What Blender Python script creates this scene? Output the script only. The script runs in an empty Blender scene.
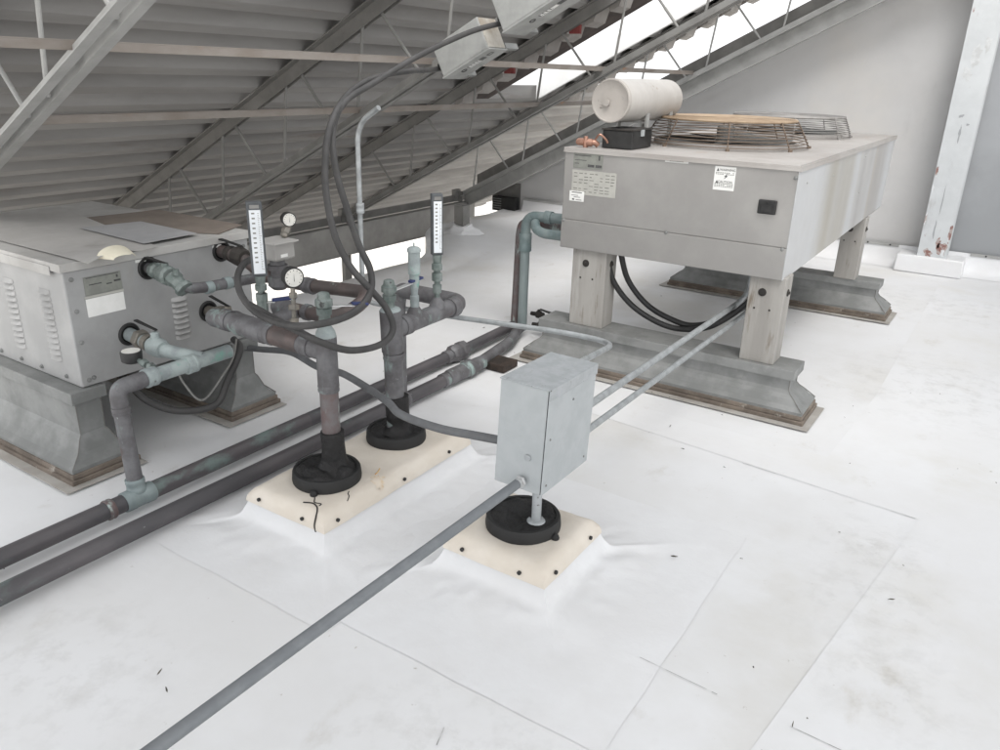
import bpy, bmesh, math, random
from mathutils import Vector, Matrix, noise
random.seed(7)
PI = math.pi
sc = bpy.context.scene
COL = sc.collection
# ------------------------------------------------------------------ camera, sky, sun, exposure
cam = bpy.data.objects.new('camera', bpy.data.cameras.new('camera'))
COL.objects.link(cam)
cam.data.sensor_width = 36.0
cam.data.lens = 27.914
cam.data.clip_start = 0.05
cam.data.clip_end = 500
def cam_matrix(yaw, pitch, roll, loc):
    fw = Vector((math.sin(yaw) * math.cos(pitch), math.cos(yaw) * math.cos(pitch), -math.sin(pitch)))
    r = Vector((math.cos(yaw), -math.sin(yaw), 0)); u = r.cross(fw)
    r2 = r * math.cos(roll) + u * math.sin(roll); u2 = -r * math.sin(roll) + u * math.cos(roll)
    m = Matrix((r2, u2, -fw)).transposed().to_4x4(); m.translation = loc
    return m
cam.matrix_world = cam_matrix(-0.57097621, 0.37089459, 0.02795723, (0, 0, 1.7))
sc.camera = cam
w = bpy.data.worlds.new('World'); sc.world = w; w.use_nodes = True
nt = w.node_tree; nt.nodes.clear()
SUN_EL, SUN_AZ = math.radians(58), math.radians(140)   # azimuth clockwise from +Y
sky = nt.nodes.new('ShaderNodeTexSky'); sky.sky_type = 'NISHITA'; sky.sun_disc = False
sky.sun_elevation = SUN_EL; sky.sun_rotation = SUN_AZ; sky.dust_density = 4.0; sky.air_density = 1.0
hs = nt.nodes.new('ShaderNodeHueSaturation'); hs.inputs['Saturation'].default_value = 0.16; hs.inputs['Value'].default_value = 1.0
bg = nt.nodes.new('ShaderNodeBackground'); bg.inputs['Strength'].default_value = 0.15
wo = nt.nodes.new('ShaderNodeOutputWorld')
nt.links.new(sky.outputs[0], hs.inputs['Color']); cl = nt.nodes.new('ShaderNodeMix'); cl.data_type = 'RGBA'; cl.inputs['Factor'].default_value = 0.6     # even cloud layer over the clear sky
cl.inputs['B'].default_value = (8.6, 8.7, 8.8, 1)
nt.links.new(hs.outputs[0], cl.inputs['A']); nt.links.new(cl.outputs['Result'], bg.inputs['Color']); nt.links.new(bg.outputs[0], wo.inputs['Surface'])
sun = bpy.data.objects.new('sun', bpy.data.lights.new('sun', 'SUN')); COL.objects.link(sun)
sun.data.energy = 1.0; sun.data.angle = math.radians(24); sun.data.color = (1.0, 0.965, 0.92)
sd = Vector((math.sin(SUN_AZ) * math.cos(SUN_EL), math.cos(SUN_AZ) * math.cos(SUN_EL), math.sin(SUN_EL)))
sun.rotation_euler = sd.to_track_quat('Z', 'Y').to_euler()
vs = sc.view_settings; vs.view_transform = 'Standard'; vs.look = 'None'; vs.gamma = 1.0; vs.exposure = 0.76
vs.use_curve_mapping = False
sc.cycles.max_bounces = 8; sc.cycles.diffuse_bounces = 5

# ------------------------------------------------------------------ materials
def lin(c):
    return tuple(((v / 255) / 12.92 if v / 255 <= 0.04045 else ((v / 255 + 0.055) / 1.055) ** 2.4) for v in c) + (1.0,)
def mat(name, c1, c2=None, scale=8.0, rough=0.6, metal=0.0, bump=0.0, bscale=None, stains=(), stretch=None, rough2=None, lo=0.35, hi=0.65, detail=6, sdet=7):
    """c1/c2 mixed by noise; stains = list of (colour, scale, lo, hi, stretch)"""
    m = bpy.data.materials.new(name); m.use_nodes = True
    t = m.node_tree; N = t.nodes; K = t.links
    b = N['Principled BSDF']; b.inputs['Metallic'].default_value = metal; b.inputs['Roughness'].default_value = rough
    tc = N.new('ShaderNodeTexCoord')
    def noi(s, st=None, d=detail, off=0.0):
        mp = N.new('ShaderNodeMapping'); K.new(tc.outputs['Object'], mp.inputs[0])
        mp.inputs['Location'].default_value = (off, off * 1.7, off * 0.6)
        if st: mp.inputs['Scale'].default_value = st
        n = N.new('ShaderNodeTexNoise'); n.inputs['Scale'].default_value = s; n.inputs['Detail'].default_value = d; n.inputs['Roughness'].default_value = 0.62
        K.new(mp.outputs[0], n.inputs['Vector']); return n.outputs['Fac']
    def ramp(f, lo, hi):
        r = N.new('ShaderNodeMapRange'); r.inputs['From Min'].default_value = lo; r.inputs['From Max'].default_value = hi; r.interpolation_type = 'SMOOTHSTEP'
        K.new(f, r.inputs['Value']); return r.outputs[0]
    c2 = c2 or tuple(v * 0.82 for v in c1[:3])
    f0 = ramp(noi(scale, stretch), lo, hi)
    mx = N.new('ShaderNodeMix'); mx.data_type = 'RGBA'; K.new(f0, mx.inputs['Factor'])
    mx.inputs['A'].default_value = tuple(c1[:3]) + (1,); mx.inputs['B'].default_value = tuple(c2[:3]) + (1,)
    out = mx.outputs['Result']
    for i, (c, s, l, h, st) in enumerate(stains):
        f = ramp(noi(s, st, sdet, 3.1 + 5.3 * i), l, h)
        m2 = N.new('ShaderNodeMix'); m2.data_type = 'RGBA'; K.new(f, m2.inputs['Factor']); K.new(out, m2.inputs['A'])
        m2.inputs['B'].default_value = tuple(c[:3]) + (1,); out = m2.outputs['Result']
    K.new(out, b.inputs['Base Color'])
    rr = N.new('ShaderNodeMapRange'); rr.inputs['To Min'].default_value = rough; rr.inputs['To Max'].default_value = rough2 if rough2 is not None else min(1, rough + 0.15)
    K.new(f0, rr.inputs['Value']); K.new(rr.outputs[0], b.inputs['Roughness'])
    if bump:
        bp = N.new('ShaderNodeBump'); bp.inputs['Strength'].default_value = 1.0; bp.inputs['Distance'].default_value = bump
        K.new(noi(bscale or scale * 4, stretch, 5, 9.0), bp.inputs['Height']); K.new(bp.outputs[0], b.inputs['Normal'])
    return m
M = {}
M['membrane'] = mat('white_membrane', (.74, .745, .755), (.69, .69, .69), 1.3, .5, 0, .007, 1.6,
    stains=[((.63, .62, .595), .8, .50, .74, None), ((.52, .50, .465), 4, .61, .80, (1, .6, 1)), ((.45, .43, .40), 26, .68, .76, None)], rough2=.65)
M['skirt'] = mat('white_flashing_membrane', (.73, .735, .745), (.70, .70, .705), 3, .42, 0, .008, 3)
M['patchm'] = mat('newer_white_membrane', (.75, .755, .765), (.71, .71, .712), 1.1, .45, 0, .007, 1.6, stains=[((.65, .64, .61), .9, .50, .74, None), ((.54, .52, .48), 4, .61, .80, (1, .6, 1)), ((.46, .44, .41), 30, .68, .76, None)])
M['seam'] = mat('seam_dirt', (.30, .295, .29), (.66, .66, .66), 9, .8, lo=.45, hi=.6)
M['tan'] = mat('tan_membrane', (.70, .645, .57), (.65, .59, .51), 5, .45, 0, .003, 12, stains=[((.58, .47, .35), 3.0, .66, .8, None)])
M['rust'] = mat('rust_run', (.52, .26, .06), (.60, .42, .22), 25, .7)
M['ruststain'] = mat('pale_rust_stain', (.60, .44, .24), (.70, .62, .52), 18, .6, lo=.4, hi=.6)
M['tar'] = mat('black_tar', (.006, .006, .0065), (.016, .015, .015), 14, .5, 0, .014, 24, rough2=.8)
M['panring'] = mat('black_plastic_ring', (.009, .009, .0095), (.02, .02, .02), 12, .6)
M['galv'] = mat('galvanised_steel', (.45, .475, .485), (.42, .445, .455), 10, .46, .35, 0, stains=[((.36, .375, .375), 5, .66, .85, None)])
M['galvold'] = mat('weathered_galvanised', (.27, .275, .27), (.20, .205, .20), 5, .55, .35, 0, stains=[((.40, .40, .38), 4, .64, .80, None), ((.15, .12, .09), 9, .72, .8, None)])
M['galvtop'] = mat('galvanised_cover_worn', (.42, .44, .455), (.36, .38, .39), 16, .5, .3, 0, stains=[((.12, .11, .10), 34, .64, .70, None)])
M['conduit'] = mat('galvanised_conduit', (.40, .42, .43), (.30, .315, .32), 18, .42, .4)
M['greyconduit'] = mat('grey_flex_conduit', (.135, .14, .145), (.11, .113, .118), 10, .55)
M['darkconduit'] = mat('grey_painted_conduit', (.20, .213, .225), (.175, .187, .20), 14, .5, .2)
M['hose'] = mat('dark_grey_hose', (.055, .053, .052), (.04, .039, .039), 7, .5)
M['blackhose'] = mat('black_hose', (.016, .016, .017), (.03, .03, .03), 9, .45)
M['steel'] = mat('grey_painted_steel', (.235, .232, .222), (.19, .187, .178), 5, .55, .1, 0, stains=[((.20, .15, .12), 9, .68, .8, None)])
M['steeldark'] = mat('dark_painted_steel', (.20, .195, .185), (.16, .156, .148), 5, .6, .1, 0, stains=[((.13, .10, .08), 8, .66, .8, None)])
M['steellight'] = mat('light_painted_steel', (.40, .40, .39), (.34, .34, .33), 6, .5, .1)
M['deck'] = mat('grey_steel_deck', (.31, .303, .295), (.25, .243, .236), 2.5, .6, .15, 0, stretch=(1, .25, 1), stains=[((.19, .15, .13), 2.2, .60, .76, (2, .2, 2))])
M['closure'] = mat('rib_closure_steel', (.36, .34, .32), (.30, .28, .265), 5, .6, .1)
M['rod'] = mat('rusty_primer_angle', (.24, .22, .20), (.19, .162, .14), 6, .65, 0, 0, stretch=(1, .4, 1), stains=[((.30, .15, .07), 8, .62, .74, (1, .3, 1))])
M['maroon'] = mat('maroon_board', (.07, .052, .046), (.05, .04, .037), 5, .8)
M['red'] = mat('red_block', (.22, .045, .04), (.14, .03, .03), 20, .7)
M['wall'] = mat('grey_wall_panel', (.55, .545, .54), (.49, .485, .48), .8, .7, 0, 0, stains=[((.58, .555, .52), .5, .5, .75, None), ((.32, .32, .325), 1.0, .66, .86, (1, 1, .5))])
M['walldark'] = mat('darker_grey_wall', (.36, .37, .385), (.31, .32, .33), .9, .7, 0, 0, stains=[((.25, .255, .26), 1.2, .62, .82, (1, 1, .5))])
M['column'] = mat('flaking_white_column', (.58, .60, .61), (.53, .55, .56), 4, .5, 0, .002, 20,
    stains=[((.42, .42, .42), 2.6, .58, .70, (2, 1, .6)), ((.25, .12, .10), 9, .66, .72, (1, 1, .35))])
M['peelgrey'] = mat('worn_grey_paint', (.50, .51, .51), (.60, .615, .62), 14, .6, lo=.4, hi=.6)
M['colrust'] = mat('column_rust', (.42, .36, .34), (.26, .14, .12), 22, .7, lo=.45, hi=.55, stains=[((.66, .68, .69), 16, .50, .56, (1, 1, .5))])
M['unit'] = mat('aluminium_cabinet', (.41, .413, .413), (.355, .356, .355), 3, .46, .4, 0, stains=[((.36, .34, .31), 2.2, .62, .8, (1, 1, .4))])
M['unitlid'] = mat('cabinet_lid', (.46, .455, .44), (.38, .37, .355), 4, .55, .2)
M['louver'] = mat('cabinet_louver', (.41, .407, .40), (.36, .357, .35), 6, .5, .25)
M['cond'] = mat('condenser_sheet_metal', (.385, .375, .362), (.325, .316, .305), 1.7, .40, .5, 0, stains=[((.38, .375, .37), 2.4, .60, .82, (1, 1, .25)), ((.60, .59, .57), 7, .70, .78, (1, 1, .12))], rough2=.5)
M['condside'] = mat('condenser_streaked_side', (.50, .51, .52), (.46, .465, .47), 1.5, .5, .2, 0,
    stains=[((.34, .315, .265), .8, .50, .72, (1, 1.3, .05)), ((.36, .35, .34), 1.7, .50, .72, (1, 1, .06)), ((.45, .41, .35), 5, .58, .85, (1, 1, .03))], sdet=2)
M['condtop'] = mat('condenser_top', (.44, .42, .40), (.37, .345, .325), 2.2, .5, .2, 0, stains=[((.36, .27, .2), 3, .62, .8, None)])
M['woodpost'] = mat('weathered_timber', (.345, .333, .312), (.28, .268, .25), 9, .75, 0, .003, 30, stretch=(1, 1, .08), stains=[((.17, .14, .11), 22, .60, .72, (1, 1, .12)), ((.43, .42, .40), 9, .58, .74, (1, 1, .1))])
M['woodbase'] = mat('dirty_timber', (.20, .165, .135), (.12, .10, .083), 7, .85, 0, .004, 30, stains=[((.42, .39, .35), 10, .62, .72, None)])
M['greypad'] = mat('grey_base_sheet', (.40, .385, .36), (.32, .30, .275), 6, .8, stains=[((.22, .17, .12), 9, .66, .76, None)])
M['solder'] = mat('grey_painted_pipe', (.165, .165, .172), (.105, .10, .104), 9, .5, .25, .001, 40, stains=[((.27, .34, .325), 11, .56, .68, (1, 1, .35)), ((.46, .49, .48), 30, .66, .74, (1, 1, .6)), ((.10, .065, .06), 7, .62, .75, None)])
M['brownpipe'] = mat('brown_copper_pipe', (.135, .103, .097), (.095, .08, .077), 9, .45, .3, 0, stains=[((.30, .33, .31), 11, .62, .70, None)])
M['redpipe'] = mat('oxide_copper_pipe', (.13, .088, .085), (.16, .15, .152), 12, .5, .2, 0, stains=[((.38, .45, .43), 12, .55, .66, (1, 1, .35))])
M['patina'] = mat('verdigris_copper', (.36, .41, .405), (.245, .275, .28), 9, .6, .15, .001, 50, stains=[((.18, .36, .30), 7, .60, .72, None), ((.11, .09, .09), 13, .66, .74, None)])
M['patinadark'] = mat('dark_verdigris_copper', (.16, .215, .22), (.25, .30, .30), 12, .55, .2, 0, stains=[((.42, .48, .46), 22, .64, .72, None)])
M['riser'] = mat('greened_riser_pipe', (.27, .32, .32), (.20, .24, .245), 6, .5, .2, 0, stretch=(1, 1, .3), stains=[((.12, .10, .11), 6, .60, .75, (1, 1, .4))])
M['floorpipe'] = mat('dark_purple_floor_pipe', (.115, .105, .11), (.075, .072, .077), 4, .42, .2, 0, stretch=(1, .4, 1), stains=[((.16, .22, .205), 3.5, .58, .72, (1, .6, 1)), ((.25, .25, .25), 40, .66, .74, None)])
M['patinafloor'] = mat('patchy_green_floor_pipe', (.11, .10, .105), (.17, .215, .205), 9, .5, .2, 0, stretch=(1, .5, 1), lo=.50, hi=.66)
M['bronze'] = mat('bronze_valve', (.26, .235, .20), (.20, .19, .17), 20, .42, .5, 0, stains=[((.32, .37, .35), 18, .62, .7, None)])
M['valvegreen'] = mat('verdigris_valve', (.12, .15, .14), (.22, .25, .24), 22, .5, .3, 0, stains=[((.05, .05, .05), 15, .62, .7, None)])
M['chrome'] = mat('silver_lever', (.62, .63, .63), (.5, .5, .5), 30, .35, .6)
M['blue'] = mat('blue_grip', (.018, .03, .10), (.03, .04, .12), 20, .5)
M['case'] = mat('thermometer_case', (.085, .092, .10), (.06, .066, .072), 12, .45)
M['steelmid'] = mat('mid_grey_steel', (.36, .355, .345), (.30, .295, .285), 4, .55, .1, 0, stains=[((.22, .17, .14), 7, .66, .8, None)])
M['black'] = mat('black_paint', (.012, .012, .012), (.025, .025, .025), 20, .45)
M['blackmatt'] = mat('black_rubber', (.02, .018, .017), (.045, .04, .036), 10, .8)
M['darkbox'] = mat('dark_brown_block', (.045, .03, .022), (.02, .016, .013), 12, .8)
M['hole'] = mat('dark_opening', (.006, .006, .006), (.01, .01, .01), 5, .9)
M['white'] = mat('white_label', (.78, .78, .76), (.72, .72, .70), 12, .5)
M['scale'] = mat('thermometer_scale', (.74, .77, .80), (.68, .71, .74), 12, .4)
M['platepale'] = mat('grey_green_plate', (.30, .31, .28), (.25, .255, .235), 20, .4, .4)
M['sticker'] = mat('pale_sticker', (.44, .435, .40), (.40, .395, .365), 25, .5)
M['ink'] = mat('label_ink', (.06, .06, .06), (.10, .10, .10), 60, .7)
M['inkfaint'] = mat('faded_label_ink', (.17, .17, .16), (.24, .24, .22), 60, .7)
M['tank'] = mat('cream_tank_paint', (.52, .50, .475), (.46, .44, .415), 3, .45, 0, .001, 30, stains=[((.30, .22, .16), 13, .66, .72, None), ((.10, .08, .07), 20, .71, .75, None)])
M['tankend'] = mat('flaking_tank_end', (.37, .345, .32), (.43, .40, .37), 6, .6, 0, .002, 30, stains=[((.13, .115, .10), 19, .60, .70, None)])
M['copper'] = mat('bright_copper', (.42, .24, .18), (.30, .17, .125), 20, .35, .6)
M['wire'] = mat('rusty_wire', (.14, .10, .075), (.22, .17, .13), 14, .6, .3)
M['tanwire'] = mat('tan_rust_wire', (.40, .30, .205), (.30, .22, .15), 10, .65)
M['greywire'] = mat('grey_wire', (.22, .21, .2), (.30, .29, .28), 14, .55, .3)
M['sheet'] = mat('thin_grey_sheet', (.44, .43, .415), (.38, .37, .355), 2.5, .5, .15, 0, stains=[((.26, .245, .23), 2.0, .6, .75, None)])
M['sheetblue'] = mat('bluish_grey_sheet', (.35, .35, .355), (.31, .31, .315), 3, .55)
M['cream'] = mat('cream_sheet_underside', (.70, .665, .54), (.62, .58, .46), 6, .5)
M['card'] = mat('brown_cardboard', (.20, .17, .145), (.165, .138, .118), 4, .85)
M['eboxgrey'] = mat('grey_enclosure', (.34, .345, .335), (.28, .285, .275), 8, .5, .1, 0, stains=[((.22, .20, .175), 7, .62, .76, None)])
M['eboxpale'] = mat('stained_enclosure_end', (.46, .44, .40), (.33, .29, .24), 9, .6)
M['lens'] = mat('dial_face', (.70, .69, .65), (.64, .63, .59), 30, .35)
M['leaf'] = mat('dry_leaf', (.10, .085, .06), (.05, .045, .04), 30, .8)
M['farwhite'] = mat('white_fascia', (.76, .76, .75), (.70, .70, .69), 2, .6)
M['ground'] = mat('pale_lower_roof', (.78, .745, .69), (.72, .68, .62), .4, .7)

# ------------------------------------------------------------------ object helpers
def wloc(p):
    v = Vector((0, 0, 0))
    while p is not None:
        v += p.location; p = p.parent
    return v
def tag(o, label=None, cat=None, group=None, kind=None):
    if label: o['label'] = label
    if cat: o['category'] = cat
    if group: o['group'] = group
    if kind: o['kind'] = kind
    return o
def thing(name, label, cat, loc, group=None):
    o = bpy.data.objects.new(name, None); COL.objects.link(o); o.location = loc; o.empty_display_size = .1
    return tag(o, label, cat, group)
def obj(name, bm, m, parent=None, loc=None, smooth=False, bevel=0.0, angle=40):
    """bm holds world coordinates; becomes one mesh object"""
    base = wloc(parent) if parent else Vector(loc or (0, 0, 0))
    bmesh.ops.translate(bm, vec=-base, verts=bm.verts)
    bmesh.ops.recalc_face_normals(bm, faces=bm.faces)
    me = bpy.data.meshes.new(name); bm.to_mesh(me); bm.free()
    if smooth:
        for p in me.polygons: p.use_smooth = True
        try: me.set_sharp_from_angle(angle=math.radians(angle))
        except Exception: pass
    ms = m if isinstance(m, (list, tuple)) else [m]
    for x in ms: me.materials.append(M[x])
    o = bpy.data.objects.new(name, me); COL.objects.link(o)
    if parent: o.parent = parent
    else: o.location = base
    if bevel:
        b = o.modifiers.new('edge', 'BEVEL'); b.width = bevel; b.segments = 2; b.limit_method = 'ANGLE'; b.angle_limit = math.radians(50)
    return o
def B(): return bmesh.new()
def box(bm, lo, hi, mi=0, mtx=None):
    vs_ = [bm.verts.new((x, y, z)) for z in (lo[2], hi[2]) for y in (lo[1], hi[1]) for x in (lo[0], hi[0])]
    if mtx:
        for v in vs_: v.co = mtx @ v.co
    for f in ((0, 2, 3, 1), (4, 5, 7, 6), (0, 1, 5, 4), (2, 6, 7, 3), (0, 4, 6, 2), (1, 3, 7, 5)):
        fc = bm.faces.new([vs_[i] for i in f]); fc.material_index = mi
    return vs_
def hexa(bm, pts):
    vs_ = [bm.verts.new(p) for p in pts]     # bottom 4 ccw then top 4 ccw
    for f in ((0, 3, 2, 1), (4, 5, 6, 7), (0, 1, 5, 4), (1, 2, 6, 5), (2, 3, 7, 6), (3, 0, 4, 7)): bm.faces.new([vs_[i] for i in f])
def rounded(pts, rad, seg=6):
    P = [Vector(p) for p in pts]
    if rad <= 0 or len(P) < 3: return P
    out = [P[0]]
    for i in range(1, len(P) - 1):
        a, b, c = P[i - 1], P[i], P[i + 1]
        d1, d2 = (a - b), (c - b); l = min(rad, d1.length * .49, d2.length * .49)
        p1, p2 = b + d1.normalized() * l, b + d2.normalized() * l
        for k in range(seg + 1):
            t = k / seg; out.append(p1 * (1 - t) ** 2 + b * 2 * t * (1 - t) + p2 * t * t)
    out.append(P[-1]); return out
def spline(pts, n=8):
    P = [Vector(p) for p in pts]; P = [P[0] * 2 - P[1]] + P + [P[-1] * 2 - P[-2]]; out = []
    for i in range(1, len(P) - 2):
        a, b, c, d = P[i - 1:i + 3]
        for k in range(n):
            t = k / n
            out.append(.5 * ((2 * b) + (c - a) * t + (2 * a - 5 * b + 4 * c - d) * t * t + (-a + 3 * b - 3 * c + d) * t ** 3))
    out.append(P[-2]); return out
def tube(bm, pts, r, seg=14, cap=True, mi=0):
    P = [Vector(p) for p in pts]
    Q = [P[0]]
    for p in P[1:]:
        if (p - Q[-1]).length > 1e-5: Q.append(p)
    P = Q; n = len(P); rings = []
    R = r if isinstance(r, (list, tuple)) else [r] * n
    t0 = (P[1] - P[0]).normalized(); up = Vector((0, 0, 1)) if abs(t0.z) < .9 else Vector((1, 0, 0))
    u = t0.cross(up).normalized(); pt = t0
    for i in range(n):
        t = ((P[min(i + 1, n - 1)] - P[i]).normalized() + (P[i] - P[max(i - 1, 0)]).normalized()) if 0 < i < n - 1 else ((P[1] - P[0]) if i == 0 else (P[-1] - P[-2]))
        t.normalize(); ax = pt.cross(t)
        if ax.length > 1e-7:
            u = Matrix.Rotation(pt.angle(t), 3, ax.normalized()) @ u
        u = (u - t * u.dot(t)).normalized(); v = t.cross(u); pt = t
        rings.append([bm.verts.new(P[i] + (u * math.cos(2 * PI * k / seg) + v * math.sin(2 * PI * k / seg)) * R[i]) for k in range(seg)])
    for i in range(n - 1):
        for k in range(seg):
            f = bm.faces.new((rings[i][k], rings[i][(k + 1) % seg], rings[i + 1][(k + 1) % seg], rings[i + 1][k])); f.material_index = mi
    if cap:
        for rg in (rings[0][::-1], rings[-1]):
            f = bm.faces.new(rg); f.material_index = mi
def rev(bm, c, axis, prof, seg=24, mi=0):
    """surface of revolution: prof = [(distance along axis, radius)]"""
    a = Vector(axis).normalized(); up = Vector((0, 0, 1)) if abs(a.z) < .9 else Vector((1, 0, 0))
    u = a.cross(up).normalized(); v = a.cross(u); c = Vector(c); rings = []
    for h, r in prof:
        rings.append([bm.verts.new(c + a * h + (u * math.cos(2 * PI * k / seg) + v * math.sin(2 * PI * k / seg)) * max(r, 1e-4)) for k in range(seg)])
    for i in range(len(rings) - 1):
        for k in range(seg):
            f = bm.faces.new((rings[i][k], rings[i][(k + 1) % seg], rings[i + 1][(k + 1) % seg], rings[i + 1][k])); f.material_index = mi
    for rg in (rings[0][::-1], rings[-1]):
        f = bm.faces.new(rg); f.material_index = mi
def torus(bm, c, axis, R, r, seg=40, ss=6):
    a = Vector(axis).normalized(); up = Vector((0, 0, 1)) if abs(a.z) < .9 else Vector((1, 0, 0))
    u = a.cross(up).normalized(); v = a.cross(u); c = Vector(c); rings = []
    for k in range(seg):
        d = u * math.cos(2 * PI * k / seg) + v * math.sin(2 * PI * k / seg)
        rings.append([bm.verts.new(c + d * (R + r * math.cos(2 * PI * j / ss)) + a * (r * math.sin(2 * PI * j / ss))) for j in range(ss)])
    for k in range(seg):
        for j in range(ss):
            bm.faces.new((rings[k][j], rings[(k + 1) % seg][j], rings[(k + 1) % seg][(j + 1) % ss], rings[k][(j + 1) % ss]))
def prism_y(bm, prof, y0, y1):
    a = [bm.verts.new((x, y0, z)) for x, z in prof]; b = [bm.verts.new((x, y1, z)) for x, z in prof]; n = len(prof)
    bm.faces.new(a); bm.faces.new(b[::-1])
    for i in range(n): bm.faces.new((a[i], b[i], b[(i + 1) % n], a[(i + 1) % n]))
def nz(x, y, z=0.0, s=1.0): return noise.noise(Vector((x * s, y * s, z * s)))
def pipe(name, pts, r, m, parent=None, loc=None, fillet=0.0, seg=16, sp=False):
    bm = B(); tube(bm, spline(pts) if sp else rounded(pts, fillet), r, seg)
    return obj(name, bm, m, parent, loc, smooth=True)
def coupling(name, c, axis, r, L, m, parent):
    bm = B(); rev(bm, c, axis, [(-L / 2, r * .96), (-L / 2 + .004, r), (-L * .18, r), (-L * .15, r * .965), (L * .15, r * .965), (L * .18, r), (L / 2 - .004, r), (L / 2, r * .96)], 20)
    return obj(name, bm, m, parent, smooth=True)
def hexnut(bm, c, axis, r, L): rev(bm, c, axis, [(-L / 2, r * .93), (-L / 2 + .003, r), (L / 2 - .003, r), (L / 2, r * .93)], 6)

# ------------------------------------------------------------------ the roof membrane (setting)
SL = .5095
def zroof(x, y):
    if x > -4.2: return .0
    t = min(1, (-4.2 - x) / .3); k = .25 + .75 * min(1, max(0, (y - 4.2) / 2.5))
    lump = .06 * k * math.sin(t * PI / 2) * (1 + .5 * nz(x, y, 0, 1.7)) + .03 * k * math.sin(14 * (x + .15 * nz(y, 3, 0, .9))) * t * (.6 + nz(y, 1, 0, .8))
    return lump
bm = B()
X0, X1, Y0, Y1 = -4.62, 3.0, -3.0, 8.72
xs = [X0 + .031 * i for i in range(20)] + [-4.0 + i * .25 for i in range(29)]
xs = sorted(set(round(x, 4) for x in xs)); ys = [Y0 + i * .1172 for i in range(101)]
def xe(x, y):
    if x > -4.0: return x
    t = min(1, max(0, (y - 5.6) / 1.6)); return -4.0 + (x + 4.0) * (1 + 1.5 * t * t * (3 - 2 * t))
grid = [[bm.verts.new((xe(x, y), y, zroof(x, y) + (.0007 * nz(x, y, 0, 2.2) if x > -4.3 else 0))) for y in ys] for x in xs]
for i in range(len(xs) - 1):
    for j in range(len(ys) - 1): bm.faces.new((grid[i][j], grid[i + 1][j], grid[i + 1][j + 1], grid[i][j + 1]))
for j in range(len(ys) - 1):                      # the membrane turns down over the roof edge
    a, b = grid[0][j], grid[0][j + 1]
    c = bm.verts.new((a.co.x - .02, a.co.y, -2.1)); d = bm.verts.new((b.co.x - .02, b.co.y, -2.1)); bm.faces.new((a, b, d, c))
tag(obj('roof_membrane', bm, 'membrane', smooth=True), kind='structure')
bm = B(); v = [bm.verts.new(p) for p in ((-80, -80, -2.0), (80, -80, -2.0), (80, 80, -2.0), (-80, 80, -2.0))]; bm.faces.new(v)
tag(obj('lower_roof', bm, 'ground'), kind='structure')
def sheet(bm, pts, z, th=.0035):
    n = len(pts); a = [bm.verts.new((x, y, z)) for x, y in pts]; b = [bm.verts.new((x, y, z + th)) for x, y in pts]
    bm.faces.new(b)
    for i in range(n): bm.faces.new((a[i], a[(i + 1) % n], b[(i + 1) % n], b[i]))
bm = B()
sheet(bm, [(-1.86, 3.52), (-.04, 3.34), (-.07, 3.1), (-.34, 1.25), (-.25, -.6), (2.4, -.6), (2.4, 8.0), (-.40, 8.0), (-.42, 4.75), (-.48, 3.72), (-1.84, 3.74)], .0012, .0004)
tag(obj('membrane_overlap', bm, 'patchm'), kind='structure')
bm = B()
def seamline(p, q, wd=.003, z=.0034, gaps=.25):
    p, q = Vector((p[0], p[1], 0)), Vector((q[0], q[1], 0)); d = q - p; L = d.length; d /= L; n = Vector((-d.y, d.x, 0)); s = 0
    while s < L:
        e = min(L, s + random.uniform(.08, .32))
        if random.random() > gaps:
            wj = wd * random.uniform(.5, 1.2)
            a = [p + d * s + n * wj * .5, p + d * e + n * wj * .5, p + d * e - n * wj * .5, p + d * s - n * wj * .5]
            bm.faces.new([bm.verts.new((v.x, v.y, z)) for v in a])
        s = e + random.uniform(.0, .02)
seamline((-.80, 3.405), (-.05, 3.338), .0025, gaps=.1); seamline((-1.30, 3.462), (-.80, 3.41), .0015, gaps=.5); seamline((-1.86, 3.52), (-1.30, 3.462), .002, gaps=.5)
seamline((-.665, 1.894), (-.412, 1.88), gaps=0); seamline((-.201, 1.88), (-.02, 1.872), gaps=0)
seamline((-1.0, 1.32), (-.98, 1.26), z=.0034, gaps=0)
tag(obj('membrane_seam', bm, 'seam'), kind='structure')

m = M['dirtfilm'] = mat('dried_dirt_film', (.46, .43, .37), (.55, .53, .48), 12, .8)
t_ = m.node_tree; tc_ = t_.nodes.new('ShaderNodeTexCoord'); n1 = t_.nodes.new('ShaderNodeTexNoise'); n1.inputs['Scale'].default_value = 9; n1.inputs['Detail'].default_value = 9; n1.inputs['Roughness'].default_value = .7
sp_ = t_.nodes.new('ShaderNodeTexGradient'); sp_.gradient_type = 'SPHERICAL'; mp_ = t_.nodes.new('ShaderNodeMapping'); mp_.inputs['Location'].default_value = (-1, -1, 0); mp_.inputs['Scale'].default_value = (2, 2, 0)
t_.links.new(tc_.outputs['Generated'], mp_.inputs[0]); t_.links.new(mp_.outputs[0], sp_.inputs[0]); t_.links.new(tc_.outputs['Object'], n1.inputs['Vector'])
a_ = t_.nodes.new('ShaderNodeMath'); a_.operation = 'MULTIPLY_ADD'; t_.links.new(n1.outputs['Fac'], a_.inputs[0]); a_.inputs[1].default_value = 2.6; a_.inputs[2].default_value = -1.25
b_ = t_.nodes.new('ShaderNodeMath'); b_.operation = 'MULTIPLY'; b_.use_clamp = True; t_.links.new(a_.outputs[0], b_.inputs[0]); t_.links.new(sp_.outputs['Fac'], b_.inputs[1])
c_ = t_.nodes.new('ShaderNodeMath'); c_.operation = 'MULTIPLY'; c_.use_clamp = True; t_.links.new(b_.outputs[0], c_.inputs[0]); c_.inputs[1].default_value = .36
t_.links.new(c_.outputs[0], t_.nodes['Principled BSDF'].inputs['Alpha'])
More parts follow.
